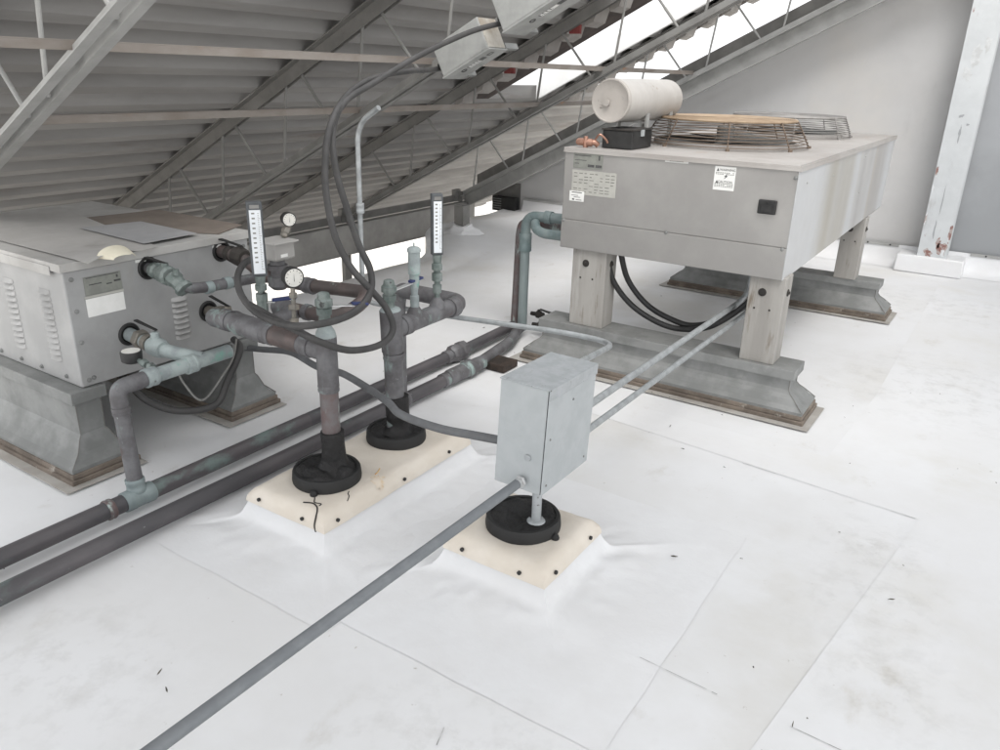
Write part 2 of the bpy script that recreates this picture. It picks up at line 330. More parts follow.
for (x, y, a, b) in ((-.12, 2.62, .34, .5), (-.16, 3.02, .28, .28), (.02, 2.2, .3, .3), (-.9, 1.25, .5, .35), (-2.1, .85, .6, .4), (-.1, 5.1, .8, .9), (-.3, 7.2, .9, .7)):
    bm = B(); bm.faces.new([bm.verts.new((x + u * a, y + v * b, .0042)) for u, v in ((-1, -1), (1, -1), (1, 1), (-1, 1))])
    tag(obj('dirt_film', bm, 'dirtfilm'), kind='structure')

# ------------------------------------------------------------------ sloping roof: deck, trusses, eave beam
def sz(x, c): return SL * x + c
YS = 1.15  # near deck edge, cut back out of view to let light in
CD = 3.90                                        # underside of the ribs
deck = thing('steel_roof_deck', 'sloping ribbed grey steel roof deck above the left half of the scene', 'roof deck', (-4.5, 3, 1.6))
DX = .2228
def deck_piece(bm, xa, xb, ya, yb, CD=CD):
    k0 = round((xa + 8.06) / DX); k1 = round((xb + 8.06) / DX); prof = []
    for k in range(k0, k1):
        x = -8.06 + k * DX
        prof += [(x + .018, sz(x + .018, CD + .105)), (x + .060, sz(x + .060, CD)), (x + .136, sz(x + .136, CD)), (x + .178, sz(x + .178, CD + .105))]
    a, b = prof[0][0], prof[-1][0]
    prism_y(bm, prof + [(b, sz(b, CD + .115)), (a, sz(a, CD + .115))], ya, yb)
XO = -8.06 + 15 * DX
bm = B(); deck_piece(bm, -7.4, XO, YS, 14.0); obj('deck_sheet', bm, 'deck', deck)
for k in range(10):                             # the lowest ribs stand apart, daylight shows between them
    xa = -8.06 + DX * (2 - k); bm = B()
    prof = [(xa + .020, sz(xa + .020, CD + .075)), (xa + .052, sz(xa + .052, CD)), (xa + .152, sz(xa + .152, CD)), (xa + .19, sz(xa + .19, CD + .075)), (xa + .19, sz(xa + .19, CD + .092)), (xa + .02, sz(xa + .02, CD + .092))]
    prism_y(bm, prof, YS, 14.0); obj('eave_slat', bm, 'deck', deck)
XR = -.9                                         # upper end of the narrow strips
XM, YB = -8.06 + 23 * DX, 1.3                    # unseen opening, cut wide to let sky light in: x > XM, y > YB
bm = B(); deck_piece(bm, XO, XM, YS, 6.56); obj('deck_sheet', bm, 'deck', deck)
bm = B(); deck_piece(bm, XO, XM, 6.34, 6.56, 3.775); obj('rib_closure', bm, 'closure', deck)
bm = B(); deck_piece(bm, XO, XR, 8.46, 8.70, 3.775); obj('rib_closure', bm, 'closure', deck)
bm = B(); deck_piece(bm, -8.06 + 43 * DX, 6.0, YB, 8.5); obj('deck_sheet', bm, 'deck', deck)  # unseen deck added over the right side to cut overhead light
bm = B(); deck_piece(bm, XM, 6.0, -2.5, YB); obj('deck_sheet', bm, 'deck', deck)  # unseen deck added over the camera to keep light off the foreground
bm = B(); deck_piece(bm, XO, XR, 7.98, 8.70); obj('deck_sheet', bm, 'deck', deck)
bm = B()
for ya, yb, o in ((6.565, 6.98, -.04), (8.705, 8.84, -.04)):
    x0, x1 = XO, XR
    hexa(bm, [(x0, ya, sz(x0, CD + o)), (x1, ya, sz(x1, CD + o)), (x1, yb, sz(x1, CD + o)), (x0, yb, sz(x0, CD + o)), (x0, ya, sz(x0, CD + .15)), (x1, ya, sz(x1, CD + .15)), (x1, yb, sz(x1, CD + .15)), (x0, yb, sz(x0, CD + .15))])
obj('edge_board', bm, 'maroon', deck)
bm = B()
x0, x1 = XO, XR
hexa(bm, [(x0, 7.93, sz(x0, 3.84)), (x1, 7.93, sz(x1, 3.84)), (x1, 7.97, sz(x1, 3.84)), (x0, 7.97, sz(x0, 3.84)), (x0, 7.93, sz(x0, 4.02)), (x1, 7.93, sz(x1, 4.02)), (x1, 7.97, sz(x1, 4.02)), (x0, 7.97, sz(x0, 4.02))])
obj('fascia', bm, 'farwhite', deck)
for xr in (-4.045, -3.40):
    bm = B(); zc_ = sz(xr, 3.775)
    box(bm, (xr - .05, 6.30, zc_ - .015), (xr + .05, 6.335, zc_ + .055)); obj('red_rib_plug', bm, 'red', deck)
    bm = B(); box(bm, (xr - .075, 6.31, zc_ - .015), (xr - .052, 6.335, zc_ + .05)); obj('white_rib_plug', bm, 'farwhite', deck)

def slab(bm, xa, xb, ca, cb, ya, yb):
    hexa(bm, [(xa, ya, sz(xa, ca)), (xb, ya, sz(xb, ca)), (xb, yb, sz(xb, ca)), (xa, yb, sz(xa, ca)), (xa, ya, sz(xa, cb)), (xb, ya, sz(xb, cb)), (xb, yb, sz(xb, cb)), (xa, yb, sz(xa, cb))])
CB, CT = 3.30, 3.845
def truss(Y, label, topm, botm, xl=-6.05, xh=3.4, phase=0.0, gap=.034):
    t = thing('roof_truss', label, 'truss', (-6.0, Y, sz(-6.0, CB)), 'steel trusses under the roof deck')
    bm = B()                                     # two angles back to back, a dark slot between them
    for s in (-1, 1):
        a, b = sorted((Y + s * gap / 2, Y + s * (gap / 2 + .007))); slab(bm, xl - 2.2, xh, CT - .045, CT + .045, a, b)
        a, b = sorted((Y + s * gap / 2, Y + s * (gap / 2 + .06))); slab(bm, xl - 2.2, xh, CT + .0455, CT + .0545, a, b)
    obj('top_chord', bm, topm, t)
    bm = B()
    for s in (-1, 1):
        a, b = sorted((Y + s * gap / 2, Y + s * (gap / 2 + .006))); slab(bm, xl, xh, CB - .024, CB + .030, a, b)
        a, b = sorted((Y + s * gap / 2, Y + s * (gap / 2 + .048))); slab(bm, xl, xh, CB - .031, CB - .0245, a, b)
    obj('bottom_chord', bm, botm, t)
    xt = -4.376 + phase
    while xt > xl - .1: xt -= .73
    xt += .73
    while xt < xh - .1:
        bm = B(); tube(bm, [(xt, Y, sz(xt, CT + .03)), (xt - .085, Y, sz(xt - .085, CB - .02))], .0105, 8); obj('web_rod', bm, botm, t, smooth=True)
        bm = B(); tube(bm, [(xt + .11, Y, sz(xt + .11, CT + .03)), (xt + .47, Y, sz(xt + .47, CB - .015))], .0105, 8); obj('web_rod', bm, botm, t, smooth=True)
        xt += .73
    return t
truss(1.79, 'pale grey truss nearest the viewer crossing the top left corner', 'steel', 'steellight', phase=-.37, xh=3.4, gap=.04)
truss(3.98, 'dark steel truss that carries the two grey switch boxes', 'steeldark', 'steel')
truss(6.27, 'steel truss rising behind the dark hoses, along the edge of the roof opening', 'steeldark', 'steel')
t4 = truss(8.40, 'steel truss directly against the grey back wall', 'steeldark', 'steellight', phase=.03)
bm = B()
slab(bm, -6.05, 3.4, CB - .19, CB - .032, 8.43, 8.438); slab(bm, -6.05, 3.4, CB - .20, CB - .191, 8.36, 8.44)
obj('edge_channel', bm, 'steellight', t4)
# eave beam
eb = thing('eave_beam', 'long grey steel channel along the low eave of the sloping roof', 'beam', (-6, 4, 0))
bm = B(); box(bm, (-6.01, 0, -.20), (-6.0, 8.6, .105)); box(bm, (-6.09, 0, .1055), (-5.99, 8.6, .116)); box(bm, (-6.09, 0, -.212), (-5.99, 8.6, -.2005))
obj('channel', bm, 'steelmid', eb)
bm = B(); box(bm, (-6.13, 0, .118), (-6.12, 8.6, .20)); obj('closure_strip', bm, 'steeldark', eb)
for y in (1.79, 3.98, 6.27, 8.36):
    bm = B(); box(bm, (-6.16, y - .06, .118), (-6.10, y + .06, .27)); box(bm, (-6.10, y - .006, .118), (-6.03, y + .006, .25)); obj('bearing_post', bm, 'steel', eb)
    bm = B(); box(bm, (-6.15, y - .05, -2.0), (-6.095, y + .05, .1)); obj('support_post', bm, 'steel', eb)
for xr, zr, lab in ((-3.69, 1.45, 'lower rusty bracing angle strung between the trusses'), (-3.09, 1.755, 'upper rusty bracing angle strung between the trusses')):
    bm = B(); ya, yb = (1.84, 8.4) if zr < 1.6 else (-.4, 8.4)
    box(bm, (xr - .003, ya, zr - .016), (xr + .003, yb, zr + .016)); box(bm, (xr - .04, ya, zr + .0165), (xr + .003, yb, zr + .0215))
    tag(obj('bracing_angle', bm, 'rod', loc=(xr, 4, zr)), lab, 'bracing', 'bracing angles under the roof')

# ------------------------------------------------------------------ back wall, column
wl = thing('back_wall', 'grey panel wall behind the condensing unit', 'wall', (-2, 8.72, 0))
WT = 3.36
bm = B(); P = [(-5.80, 0.0), (6.0, 0.0), (6.0, sz(3.4, WT)), (3.4, sz(3.4, WT)), (-5.80, sz(-5.80, WT))]
prism_y(bm, P, 8.72, 8.86); obj('wall_panel', bm, 'wall', wl)
bm = B(); box(bm, (-.42, 8.715, .0), (6.0, 8.7195, 4.4)); obj('darker_wall_sheet', bm, 'walldark', wl)  # thin darker grey sheet over the wall right of the column
bm = B(); slab(bm, -5.9, 3.4, CB + .05, CB + .17, 8.50, 8.71); obj('top_closure', bm, 'steeldark', wl)
bm = B()
N = 90
for i in range(N):                                # white membrane turned up the wall, slightly uneven
    xa, xb = -5.3 + i * 8.3 / N, -5.3 + (i + 1) * 8.3 / N
    def pf(x): return [(8.50 + .03 * nz(x, 0, 0, 1.3), .002), (8.60 + .02 * nz(x, 1, 0, 1.6), .014 + .008 * nz(x, 2, 0, 2)), (8.655 + .006 * nz(x, 4, 0, 3), .055), (8.682, .13), (8.692, .20 + .004 * nz(x, 6, 0, 4))]
    A, Bq = pf(xa), pf(xb)
    for k in range(4): bm.faces.new([bm.verts.new(q) for q in ((xa, *A[k]), (xb, *Bq[k]), (xb, *Bq[k + 1]), (xa, *A[k + 1]))])
bmesh.ops.remove_doubles(bm, verts=bm.verts, dist=.0005)
obj('base_flashing', bm, 'skirt', wl, smooth=True)
bm = B(); box(bm, (-5.3, 8.680, .178), (-.86, 8.690, .205)); box(bm, (-.23, 8.680, .178), (3, 8.690, .205)); obj('termination_bar', bm, 'steellight', wl)
for i in range(22):
    x = -2.2 + .21 * i
    if -.9 < x < -.22: continue
    bm = B(); rev(bm, (x, 8.680, .191), (0, -1, 0), [(0, .009), (.006, .007)], 8); obj('screw', bm, 'black', wl)
bm = B(); box(bm, (-5.795, 8.712, .02), (-5.36, 8.7195, .38)); obj('dark_wall_slab', bm, 'steeldark', wl)  # flat dark slab on the wall face, no hollow behind it
col = thing('steel_column', 'white flaking steel column with rust at its foot against the wall', 'column', (-.5, 8.5, .1))
bm = B(); cx0, cx1 = -.665, -.415
box(bm, (cx0, 8.44, .0), (cx1, 8.457, 4.5)); box(bm, (cx0, 8.66, .0), (cx1, 8.677, 4.5)); box(bm, ((cx0 + cx1) / 2 - .006, 8.4575, 0), ((cx0 + cx1) / 2 + .006, 8.6595, 4.5))
obj('column_shaft', bm, 'column', col)
rp = random.Random(21)
def flake(zc, xc, wd, hg, m):
    bm = B(); pts = []
    for k in range(14):
        a = 2 * PI * k / 14; q = rp.uniform(.45, 1.0)
        pts.append((min(cx1, max(cx0, xc + wd * q * math.cos(a))), 8.4385, zc + hg * q * math.sin(a)))
    bm.faces.new([bm.verts.new(p) for p in pts]); obj('paint_peel', bm, m, col)
for (z, u, a, b, m) in ((.24, .80, .06, .10, 'colrust'), (.20, .35, .05, .05, 'colrust'), (.30, .62, .03, .07, 'colrust'), (.40, .95, .022, .10, 'colrust'), (.52, .02, .014, .08, 'colrust'), (.80, .03, .016, .05, 'colrust'), (.95, .05, .012, .06, 'colrust'), (.42, .40, .010, .12, 'walldark'),
        (.70, .45, .006, .16, 'walldark'), (1.30, .50, .012, .10, 'walldark'), (1.45, .42, .03, .02, 'walldark'), (1.38, .70, .02, .012, 'walldark'), (1.95, .45, .06, .13, 'peelgrey'), (1.80, .30, .05, .07, 'peelgrey'), (2.05, .75, .03, .10, 'peelgrey')):
    flake(z, cx0 + (cx1 - cx0) * u, a, b, m)
bm = B()
hexa(bm, [(-.84, 8.375, .002), (-.25, 8.375, .002), (-.25, 8.69, .002), (-.84, 8.69, .002), (-.835, 8.40, .165), (-.255, 8.40, .165), (-.255, 8.69, .165), (-.835, 8.69, .165)])
o = obj('column_flashing', bm, 'skirt', col, smooth=True, bevel=.014)
vb = thing('vent_box', 'black louvered vent box in the far corner by the eave', 'vent', (-5.55, 8.6, 0))
bm = B(); box(bm, (-5.72, 8.60, .02), (-5.37, 8.70, .20)); obj('vent_case', bm, 'black', vb)
bm = B()
for k in range(5): box(bm, (-5.70, 8.595, .05 + .03 * k), (-5.58, 8.599, .06 + .03 * k))
obj('vent_grille', bm, 'galvold', vb)
ep = thing('roof_edge_post', 'short grey post wrapped in white membrane at the roof edge', 'post', (-5.0, 6.85, 0))
bm = B(); box(bm, (-5.05, 6.85, .05), (-4.93, 6.97, .36)); obj('post_shaft', bm, 'steel', ep)
bm = B()
prof = [(0, .20), (.03, .17), (.05, .12), (.07, .09), (.10, .082)]
rev(bm, (-4.99, 6.91, .05), (0, 0, 1), prof, 28)
for v in bm.verts: v.co += Vector((nz(v.co.x * 9, v.co.y * 9), nz(v.co.y * 8, v.co.z * 9), .6 * nz(v.co.x * 11, v.co.y * 11))) * .07
obj('membrane_wrap', bm, 'skirt', ep, smooth=True)

# ------------------------------------------------------------------ equipment rails (curbs)
def rail(x0, x1, y0, y1, cap, H, label, group, fx=.05, pad=True):
    """x0..x1 / y0..y1: footprint of the flared metal base"""
    t = thing('equipment_rail', label, 'equipment curb', ((x0 + x1) / 2, (y0 + y1) / 2, 0), group)
    if pad:
        bm = B(); sheet(bm, [(x0 - .07, y0 - .06), (x1 + .05, y0 - .06), (x1 + .055, y1 + .02), (x0 - .06, y1 + .03)], .0082, .004); obj('base_pad', bm, 'greypad', t)  # flat grey sheet on the floor, slightly wider than the rail foot
    bm = B()
    box(bm, (x0 - .016, y0 - .016, .012), (x1 + .016, y1 + .016, .034)); box(bm, (x0 - .006, y0 - .006, .0345), (x1 + .006, y1 + .006, .058))
    for v in bm.verts: v.co.z += .004 * nz(v.co.x, v.co.y, 0, 3)
    obj('timber_base', bm, 'woodbase', t, bevel=.004)
    f = cap
    zm = .20 if H > .35 else .165
    lv = [(0, .058), (0, .074), (.30, .095), (.58, .125), (.85, zm - .02), (1, zm), (1, H - .055)]
    bm = B(); rg = []
    for d, z in lv: rg.append([bm.verts.new(p) for p in ((x0 + d * fx, y0 + d * f, z), (x1 - d * fx, y0 + d * f, z), (x1 - d * fx, y1 - d * f, z), (x0 + d * fx, y1 - d * f, z))])
    for i in range(len(rg) - 1):
        for k in range(4): bm.faces.new((rg[i][k], rg[i][(k + 1) % 4], rg[i + 1][(k + 1) % 4], rg[i + 1][k]))
    bm.faces.new(rg[-1]); obj('flared_body', bm, 'galvold', t, bevel=.003)
    c = f - .022; cx_ = fx - .022
    bm = B(); box(bm, (x0 + cx_, y0 + c, H - .054), (x1 - cx_, y1 - c, H)); obj('cap', bm, 'galvold', t, bevel=.003)
    for (px, py) in ((x0 + fx, y0 + f), (x1 - fx, y0 + f), (x1 - fx, y1 - f)):
        sx = -1 if px < (x0 + x1) / 2 else 1; sy = -1 if py < (y0 + y1) / 2 else 1
        bm = B(); tube(bm, [(px + sx * fx, py + sy * f, .074), (px + sx * .42 * fx, py + sy * .42 * f, .125), (px + sx * .15 * fx, py + sy * .15 * f, zm - .02), (px, py, zm), (px, py, H - .06)], .003, 6)
        obj('corner_seam', bm, 'steeldark', t)
    return t
GR = 'galvanised equipment rails'
rail(-2.40, -.68, 4.00, 4.30, .065, .28, 'weathered galvanised rail under the front timber legs of the condensing unit', GR, .10)
rail(-2.36, -.63, 6.38, 6.68, .075, .28, 'galvanised rail under the rear legs of the condensing unit, near the wall', GR, .10)
rail(-4.5, -3.09, 1.468, 1.755, .088, .40, 'galvanised rail under the near end of the louvered cabinet', GR)
rail(-4.5, -3.085, 2.29, 2.58, .088, .40, 'galvanised rail under the far end of the louvered cabinet', GR)

# ------------------------------------------------------------------ louvered cabinet on the left
UX, UY0, UY1, UZ0, UZ1 = -3.14, 1.60, 2.53, .402, .905
U = thing('louvered_cabinet', 'pale louvered metal cabinet on two rails with four pipe openings', 'mechanical unit', (-3.8, 2.06, UZ0))
bm = B(); box(bm, (-4.5, UY0, UZ0), (UX, UY1, UZ1)); obj('cabinet_body', bm, 'unit', U, bevel=.006)
bm = B(); box(bm, (-4.51, UY0 - .014, UZ1 + .001), (UX + .014, UY1 + .014, UZ1 + .036)); box(bm, (-4.51, UY0 - .018, UZ1 - .02), (-3.2, UY0 - .0145, UZ1 + .02)); obj('lid', bm, 'unitlid', U, bevel=.005)
def louvers(x, y, wdt, z0, z1, n, face):
    bm = B()
    for k in range(n):
        z = z0 + (z1 - z0) * k / (n - 1); hgt = (z1 - z0) / (n - 1) * .82
        S = 10; ra = []; rb = []
        for i in range(S + 1):
            u = -1 + 2 * i / S; bul = max(0, 1 - abs(u) ** 4) * .016
            if face == 'Y': ra.append((x + u * wdt / 2, y, z + hgt / 2)); rb.append((x + u * wdt / 2, y - bul, z - hgt * .3))
            else: ra.append((x, y + u * wdt / 2, z + hgt / 2)); rb.append((x + bul, y + u * wdt / 2, z - hgt * .3))
        for i in range(S):
            bm.faces.new([bm.verts.new(q) for q in (ra[i], ra[i + 1], rb[i + 1], rb[i])])
            bk = [Vector(q) for q in (rb[i], rb[i + 1])]
            lo = [Vector((q.x if face == 'Y' else x, y if face == 'Y' else q.y, q.z - hgt * .1)) for q in bk]
            bm.faces.new([bm.verts.new(q) for q in (bk[0], bk[1], lo[1], lo[0])])
    bmesh.ops.remove_doubles(bm, verts=bm.verts, dist=.0003)
    return obj('louver_bank', bm, 'louver', U, smooth=True, angle=50)
louvers(-3.305, UY0 - .001, .082, .505, .80, 12, 'Y'); louvers(-3.60, UY0 - .001, .082, .50, .80, 12, 'Y'); louvers(-3.90, UY0 - .001, .082, .50, .80, 12, 'Y')
louvers(UX + .001, 2.11, .085, .50, .685, 8, 'X')
def plate_x(name, x, y0, y1, z0, z1, m, parent, tilt=0.0, th=.002):
    bm = B(); box(bm, (x, y0, z0), (x + th, y1, z1)); return obj(name, bm, m, parent)
o = plate_x('nameplate', UX + .001, 1.680, 1.845, .790, .868, 'platepale', U)
bm = B()
for (y0, y1, z0, z1) in ((1.70, 1.755, .832, .836), (1.775, 1.80, .823, .828), (1.81, 1.84, .828, .836), (1.69, 1.835, .862, .865), (1.822, 1.83, .845, .857)): box(bm, (UX + .0035, y0, z0), (UX + .0042, y1, z1))
obj('nameplate_print', bm, 'ink', o)
plate_x('blank_label', UX + .001, 1.676, 1.845, .698, .776, 'white', U)
plate_x('label_border', UX + .001, 1.672, 1.849, .778, .788, 'sticker', U)
HOLES = [(1.978, .855), (1.843, .582), (2.369, .866), (2.258, .591)]
for y, z in HOLES:
    bm = B(); torus(bm, (UX + .002, y, z), (1, 0, 0), .045, .007, 24, 8); g = obj('pipe_grommet', bm, 'black', U, smooth=True)
    bm = B(); rev(bm, (UX - .001, y, z), (1, 0, 0), [(0, .043), (.003, .043)], 24); obj('dark_opening', bm, 'hole', g)
for y, z in ((1.632, .87), (1.632, .735), (1.63, .60), (1.633, .43), (1.655, .435), (2.50, .87)):
    bm = B(); rev(bm, (UX, y, z), (1, 0, 0), [(0, .010), (.004, .010), (.005, .006), (.010, .006)], 10); obj('screw', bm, 'galvold', U)
for x in (-3.25, -3.45, -3.62, -3.8):
    bm = B(); rev(bm, (x, UY0, .432), (0, -1, 0), [(0, .010), (.004, .010), (.005, .006), (.010, .006)], 10); obj('screw', bm, 'galvold', U)
for y in (1.92, 2.32):
    plate_x('white_tag', UX + .001, y, y + .05, .888, .90, 'white', U)
# loose sheets on the cabinet
def flat_sheet(name, pts, z, th, m, lab, cat, curl=None):
    bm = B(); n = 26; A, Bq, Cq, D = [Vector((*p, 0)) for p in pts]; top = []; bot = []
    for i in range(n + 1):
        r1, r2 = [], []
        for j in range(n + 1):
            u, v = i / n, j / n; p = A * (1 - u) * (1 - v) + Bq * u * (1 - v) + Cq * u * v + D * (1 - u) * v
            zz = z + (curl(u, v) if curl else 0)
            r1.append(bm.verts.new((p.x, p.y, zz + th))); r2.append(bm.verts.new((p.x, p.y, zz)))
        top.append(r1); bot.append(r2)
    for i in range(n):
        for j in range(n):
            bm.faces.new((top[i][j], top[i + 1][j], top[i + 1][j + 1], top[i][j + 1])); bm.faces.new((bot[i][j], bot[i][j + 1], bot[i + 1][j + 1], bot[i + 1][j]))
    for i in range(n):
        for (a, b) in (((i, 0), (i + 1, 0)), ((i, n), (i + 1, n)), ((0, i), (0, i + 1)), ((n, i), (n, i + 1))):
            bm.faces.new((top[a[0]][a[1]], top[b[0]][b[1]], bot[b[0]][b[1]], bot[a[0]][a[1]]))
    return tag(obj(name, bm, m, loc=(pts[0][0], pts[0][1], z), smooth=True), lab, cat)
zt = UZ1 + .038
cs = flat_sheet('loose_sheet', [(-4.45, 1.66), (-3.05, 1.665), (-3.11, 2.02), (-4.4, 2.3)], zt, .0015, 'sheet', 'large thin grey sheet with a curled corner lying on the louvered cabinet', 'sheet',
    lambda u, v: .004 + (.022 * max(0, (u - .80) / .2) ** 1.5 * math.sin(min(1, v * 1.4) * PI) if u > .8 else 0) - (.004 * max(0, (u - .93) / .07) * (1 - v) if u > .93 else 0))
bm = B()
for k in range(13):
    a = PI * k / 12
for k in range(12):
    a, b = PI * k / 12, PI * (k + 1) / 12
    for j in range(6):
        q0, q1 = j / 6, (j + 1) / 6
        def pp(t, q): return (-3.09 + .12 * q * (1 - .35 * abs(math.cos(t))), 1.80 - .075 * math.cos(t) * (1 - .35 * q), zt + .006 + .042 * math.sin(t) * (1 - .5 * q))
        bm.faces.new([bm.verts.new(s) for s in (pp(a, q0), pp(b, q0), pp(b, q1), pp(a, q1))])
bmesh.ops.remove_doubles(bm, verts=bm.verts, dist=.0005)
obj('curled_edge', bm, 'cream', cs, smooth=True)
flat_sheet('cardboard_sheet', [(-4.05, 1.93), (-3.16, 2.38), (-3.26, 2.60), (-3.95, 2.60)], zt + .0005, .003, 'card', 'dark brown board lying flat at the back of the cabinet lid', 'board')
flat_sheet('blue_grey_sheet', [(-3.72, 2.02), (-3.18, 2.00), (-3.20, 2.29), (-3.66, 2.30)], zt + .012, .0015, 'sheetblue', 'small bluish grey sheet lying on top of the curled sheet and brown board', 'sheet')

# ------------------------------------------------------------------ condensing unit
CX0, CX1, CY0, CY1, CZ0, CZ1 = -2.205, -.900, 4.06, 7.10, .745, 1.318
C = thing('condensing_unit', 'long metal condensing unit on timber legs with two wire fan guards', 'mechanical unit', (-1.55, 5.55, .28))
bm = B(); box(bm, (CX0 + .004, CY0 + .004, CZ0 + .01), (CX1 - .004, CY1, CZ1 - .012)); obj('unit_core', bm, 'cond', C)
bm = B(); box(bm, (CX0, CY0 - .002, .913), (CX1 - .002, CY0 + .0035, CZ1 - .004)); obj('front_panel', bm, 'cond', C, bevel=.003)
bm = B(); box(bm, (CX0 + .001, CY0 - .007, CZ0), (CX1 - .004, CY0 + .003, .9105)); obj('lower_skirt', bm, 'cond', C, bevel=.003)
bm = B(); hexa(bm, [(CX1 - .0035, CY0 - .006, CZ0), (CX1, CY0 - .006, CZ0), (CX1, CY1 + .02, CZ0 + .02), (CX1 - .0035, CY1 + .02, CZ0 + .02), (CX1 - .0035, CY0 - .006, CZ1), (CX1, CY0 - .006, CZ1), (CX1, CY1 + .10, CZ1), (CX1 - .0035, CY1 + .10, CZ1)])
obj('side_panel', bm, 'condside', C)
bm = B(); box(bm, (CX0 - .004, CY0 - .010, CZ1 - .010), (CX1 + .006, CY1 + .12, CZ1)); box(bm, (CX0 - .004, CY0 - .0105, CZ1 - .026), (CX1 + .006, CY0 - .0075, CZ1 - .0105)); box(bm, (CX1 + .0025, CY0 - .006, CZ1 - .03), (CX1 + .006, CY1 + .12, CZ1 - .0105))
obj('top_panel', bm, 'condtop', C)
for x, z in ((-2.19, .905), (-1.55, .912), (-.925, .905), (-.915, 1.26)):
    bm = B(); rev(bm, (x, CY0 - .002, z), (0, -1, 0), [(0, .011), (.007, .010), (.010, .005)], 8); obj('screw', bm, 'galvold', C)
for y, z in ((4.9, 1.2), (5.9, 1.24), (5.9, 1.0), (4.25, 1.22)):
    bm = B(); rev(bm, (CX1, y, z), (1, 0, 0), [(0, .007), (.004, .005)], 8); obj('screw', bm, 'steellight', C)
def label_y(name, x0, x1, z0, z1, m, parent, rows, inkm='ink', y=CY0 - .0022):
    bm = B(); box(bm, (x0, y - .0012, z0), (x1, y, z1)); o = obj(name, bm, m, parent)
    if rows:
        bm = B(); W_, H_ = x1 - x0, z1 - z0
        for (u0, u1, v0, v1) in rows: box(bm, (x0 + u0 * W_, y - .0017, z0 + v0 * H_), (x0 + u1 * W_, y - .0013, z0 + v1 * H_))
        obj('print', bm, inkm, o)
    return o
rr = random.Random(3)
label_y('nameplate', -2.148, -1.962, 1.208, 1.292, 'platepale', C, [(.05, .6, .82, .87), (.05, .45, .52, .56), (.05, .2, .3, .34), (.5, .72, .12, .3), (.76, .97, .12, .3), (.85, .9, .6, .9)])
label_y('data_plate', -2.150, -1.872, 1.062, 1.198, 'sticker', C, [(.04 + .12 * k, .04 + .12 * k + rr.uniform(.05, .1), v, v + .035) for v in (.86, .72, .6, .47, .36, .23, .12) for k in range(8) if rr.random() < .75], 'inkfaint')
label_y('white_sticker', -2.160, -2.066, 1.022, 1.080, 'white', C, [(.15, .85, .82, .9), (.12, .6, .55, .6), (.3, .75, .38, .43), (.2, .35, .1, .24), (.45, .85, .12, .18)], 'ink', CY0 - .004)
label_y('white_strip', -1.598, -1.468, 1.283, 1.300, 'white', C, [(.2, .8, .35, .6)], 'inkfaint')
wlb = label_y('warning_label', -1.322, -1.212, 1.166, 1.285, 'white', C, [(.06 + .1 * k, .06 + .1 * k + .07, v, v + .03) for v in (.72, .66, .26, .2, .14) for k in range(9) if rr.random() < .8], 'inkfaint')
def text(s, size, loc, rot, m, parent, name='lettering'):
    cu = bpy.data.curves.new(name, 'FONT'); cu.body = s; cu.size = size; cu.extrude = .0002; cu.align_x = 'CENTER'; cu.align_y = 'CENTER'
    tmp = bpy.data.objects.new(name, cu); me = bpy.data.meshes.new_from_object(tmp); bpy.data.objects.remove(tmp)
    me.materials.clear(); me.materials.append(M[m]); o = bpy.data.objects.new(name, me); COL.objects.link(o); o.parent = parent
    o.location = Vector(loc) - wloc(parent); o.rotation_euler = rot; return o
text('WARNING', .017, (-1.255, CY0 - .0042, 1.268), (PI / 2, 0, 0), 'ink', wlb); text('CAUTION', .017, (-1.262, CY0 - .0042, 1.208), (PI / 2, 0, 0), 'ink', wlb)
bm = B()
for z in (1.268, 1.208):
    v = [bm.verts.new((-1.312 + dx, CY0 - .0045, z + dz)) for dx, dz in ((0, -.007), (.014, -.007), (.007, .008))]; bm.faces.new(v)
v = [bm.verts.new((-1.262 + dx, CY0 - .0045, 1.236 + dz)) for dx, dz in ((.012, .016), (-.008, -.001), (.0, -.001), (-.010, -.016), (.012, .003), (.003, .003))]; bm.faces.new(v)
obj('warning_symbol', bm, 'ink', wlb)
sk = B(); box(sk, (-1.074, CY0 - .022, 1.072), (-.984, CY0 - .002, 1.142)); so = obj('power_socket', sk, 'black', C, bevel=.005)
bm = B(); box(bm, (-1.058, CY0 - .027, 1.082), (-1.000, CY0 - .0225, 1.118)); rev(bm, (-1.028, CY0 - .0225, 1.130), (0, -1, 0), [(0, .006), (.004, .004)], 8); obj('socket_cover', bm, 'black', so, bevel=.003)
for (x0, x1, y0, y1) in ((-2.125, -1.905, 4.075, 4.225), (-1.068, -.884, 4.075, 4.225), (-2.10, -1.90, 6.42, 6.57), (-1.05, -.89, 6.42, 6.57)):
    bm = B(); box(bm, (x0, y0, .28), (x1, y1, CZ0 + .008)); lg = obj('leg', bm, 'woodpost', C, bevel=.005)
    bm = B(); cx = (x0 + x1) / 2
    rev(bm, (cx - .02, y0, .665), (0, -1, 0), [(0, .022), (.005, .020), (.006, .009), (.012, .009)], 14)
    for dx in (-.05, .03): rev(bm, (cx + dx, y0, .575), (0, -1, 0), [(0, .006), (.003, .005)], 8)
    rev(bm, (x1, (y0 + y1) / 2, .665), (1, 0, 0), [(0, .020), (.005, .018), (.006, .008), (.012, .008)], 14)
    obj('leg_bolt', bm, 'blackmatt', lg)
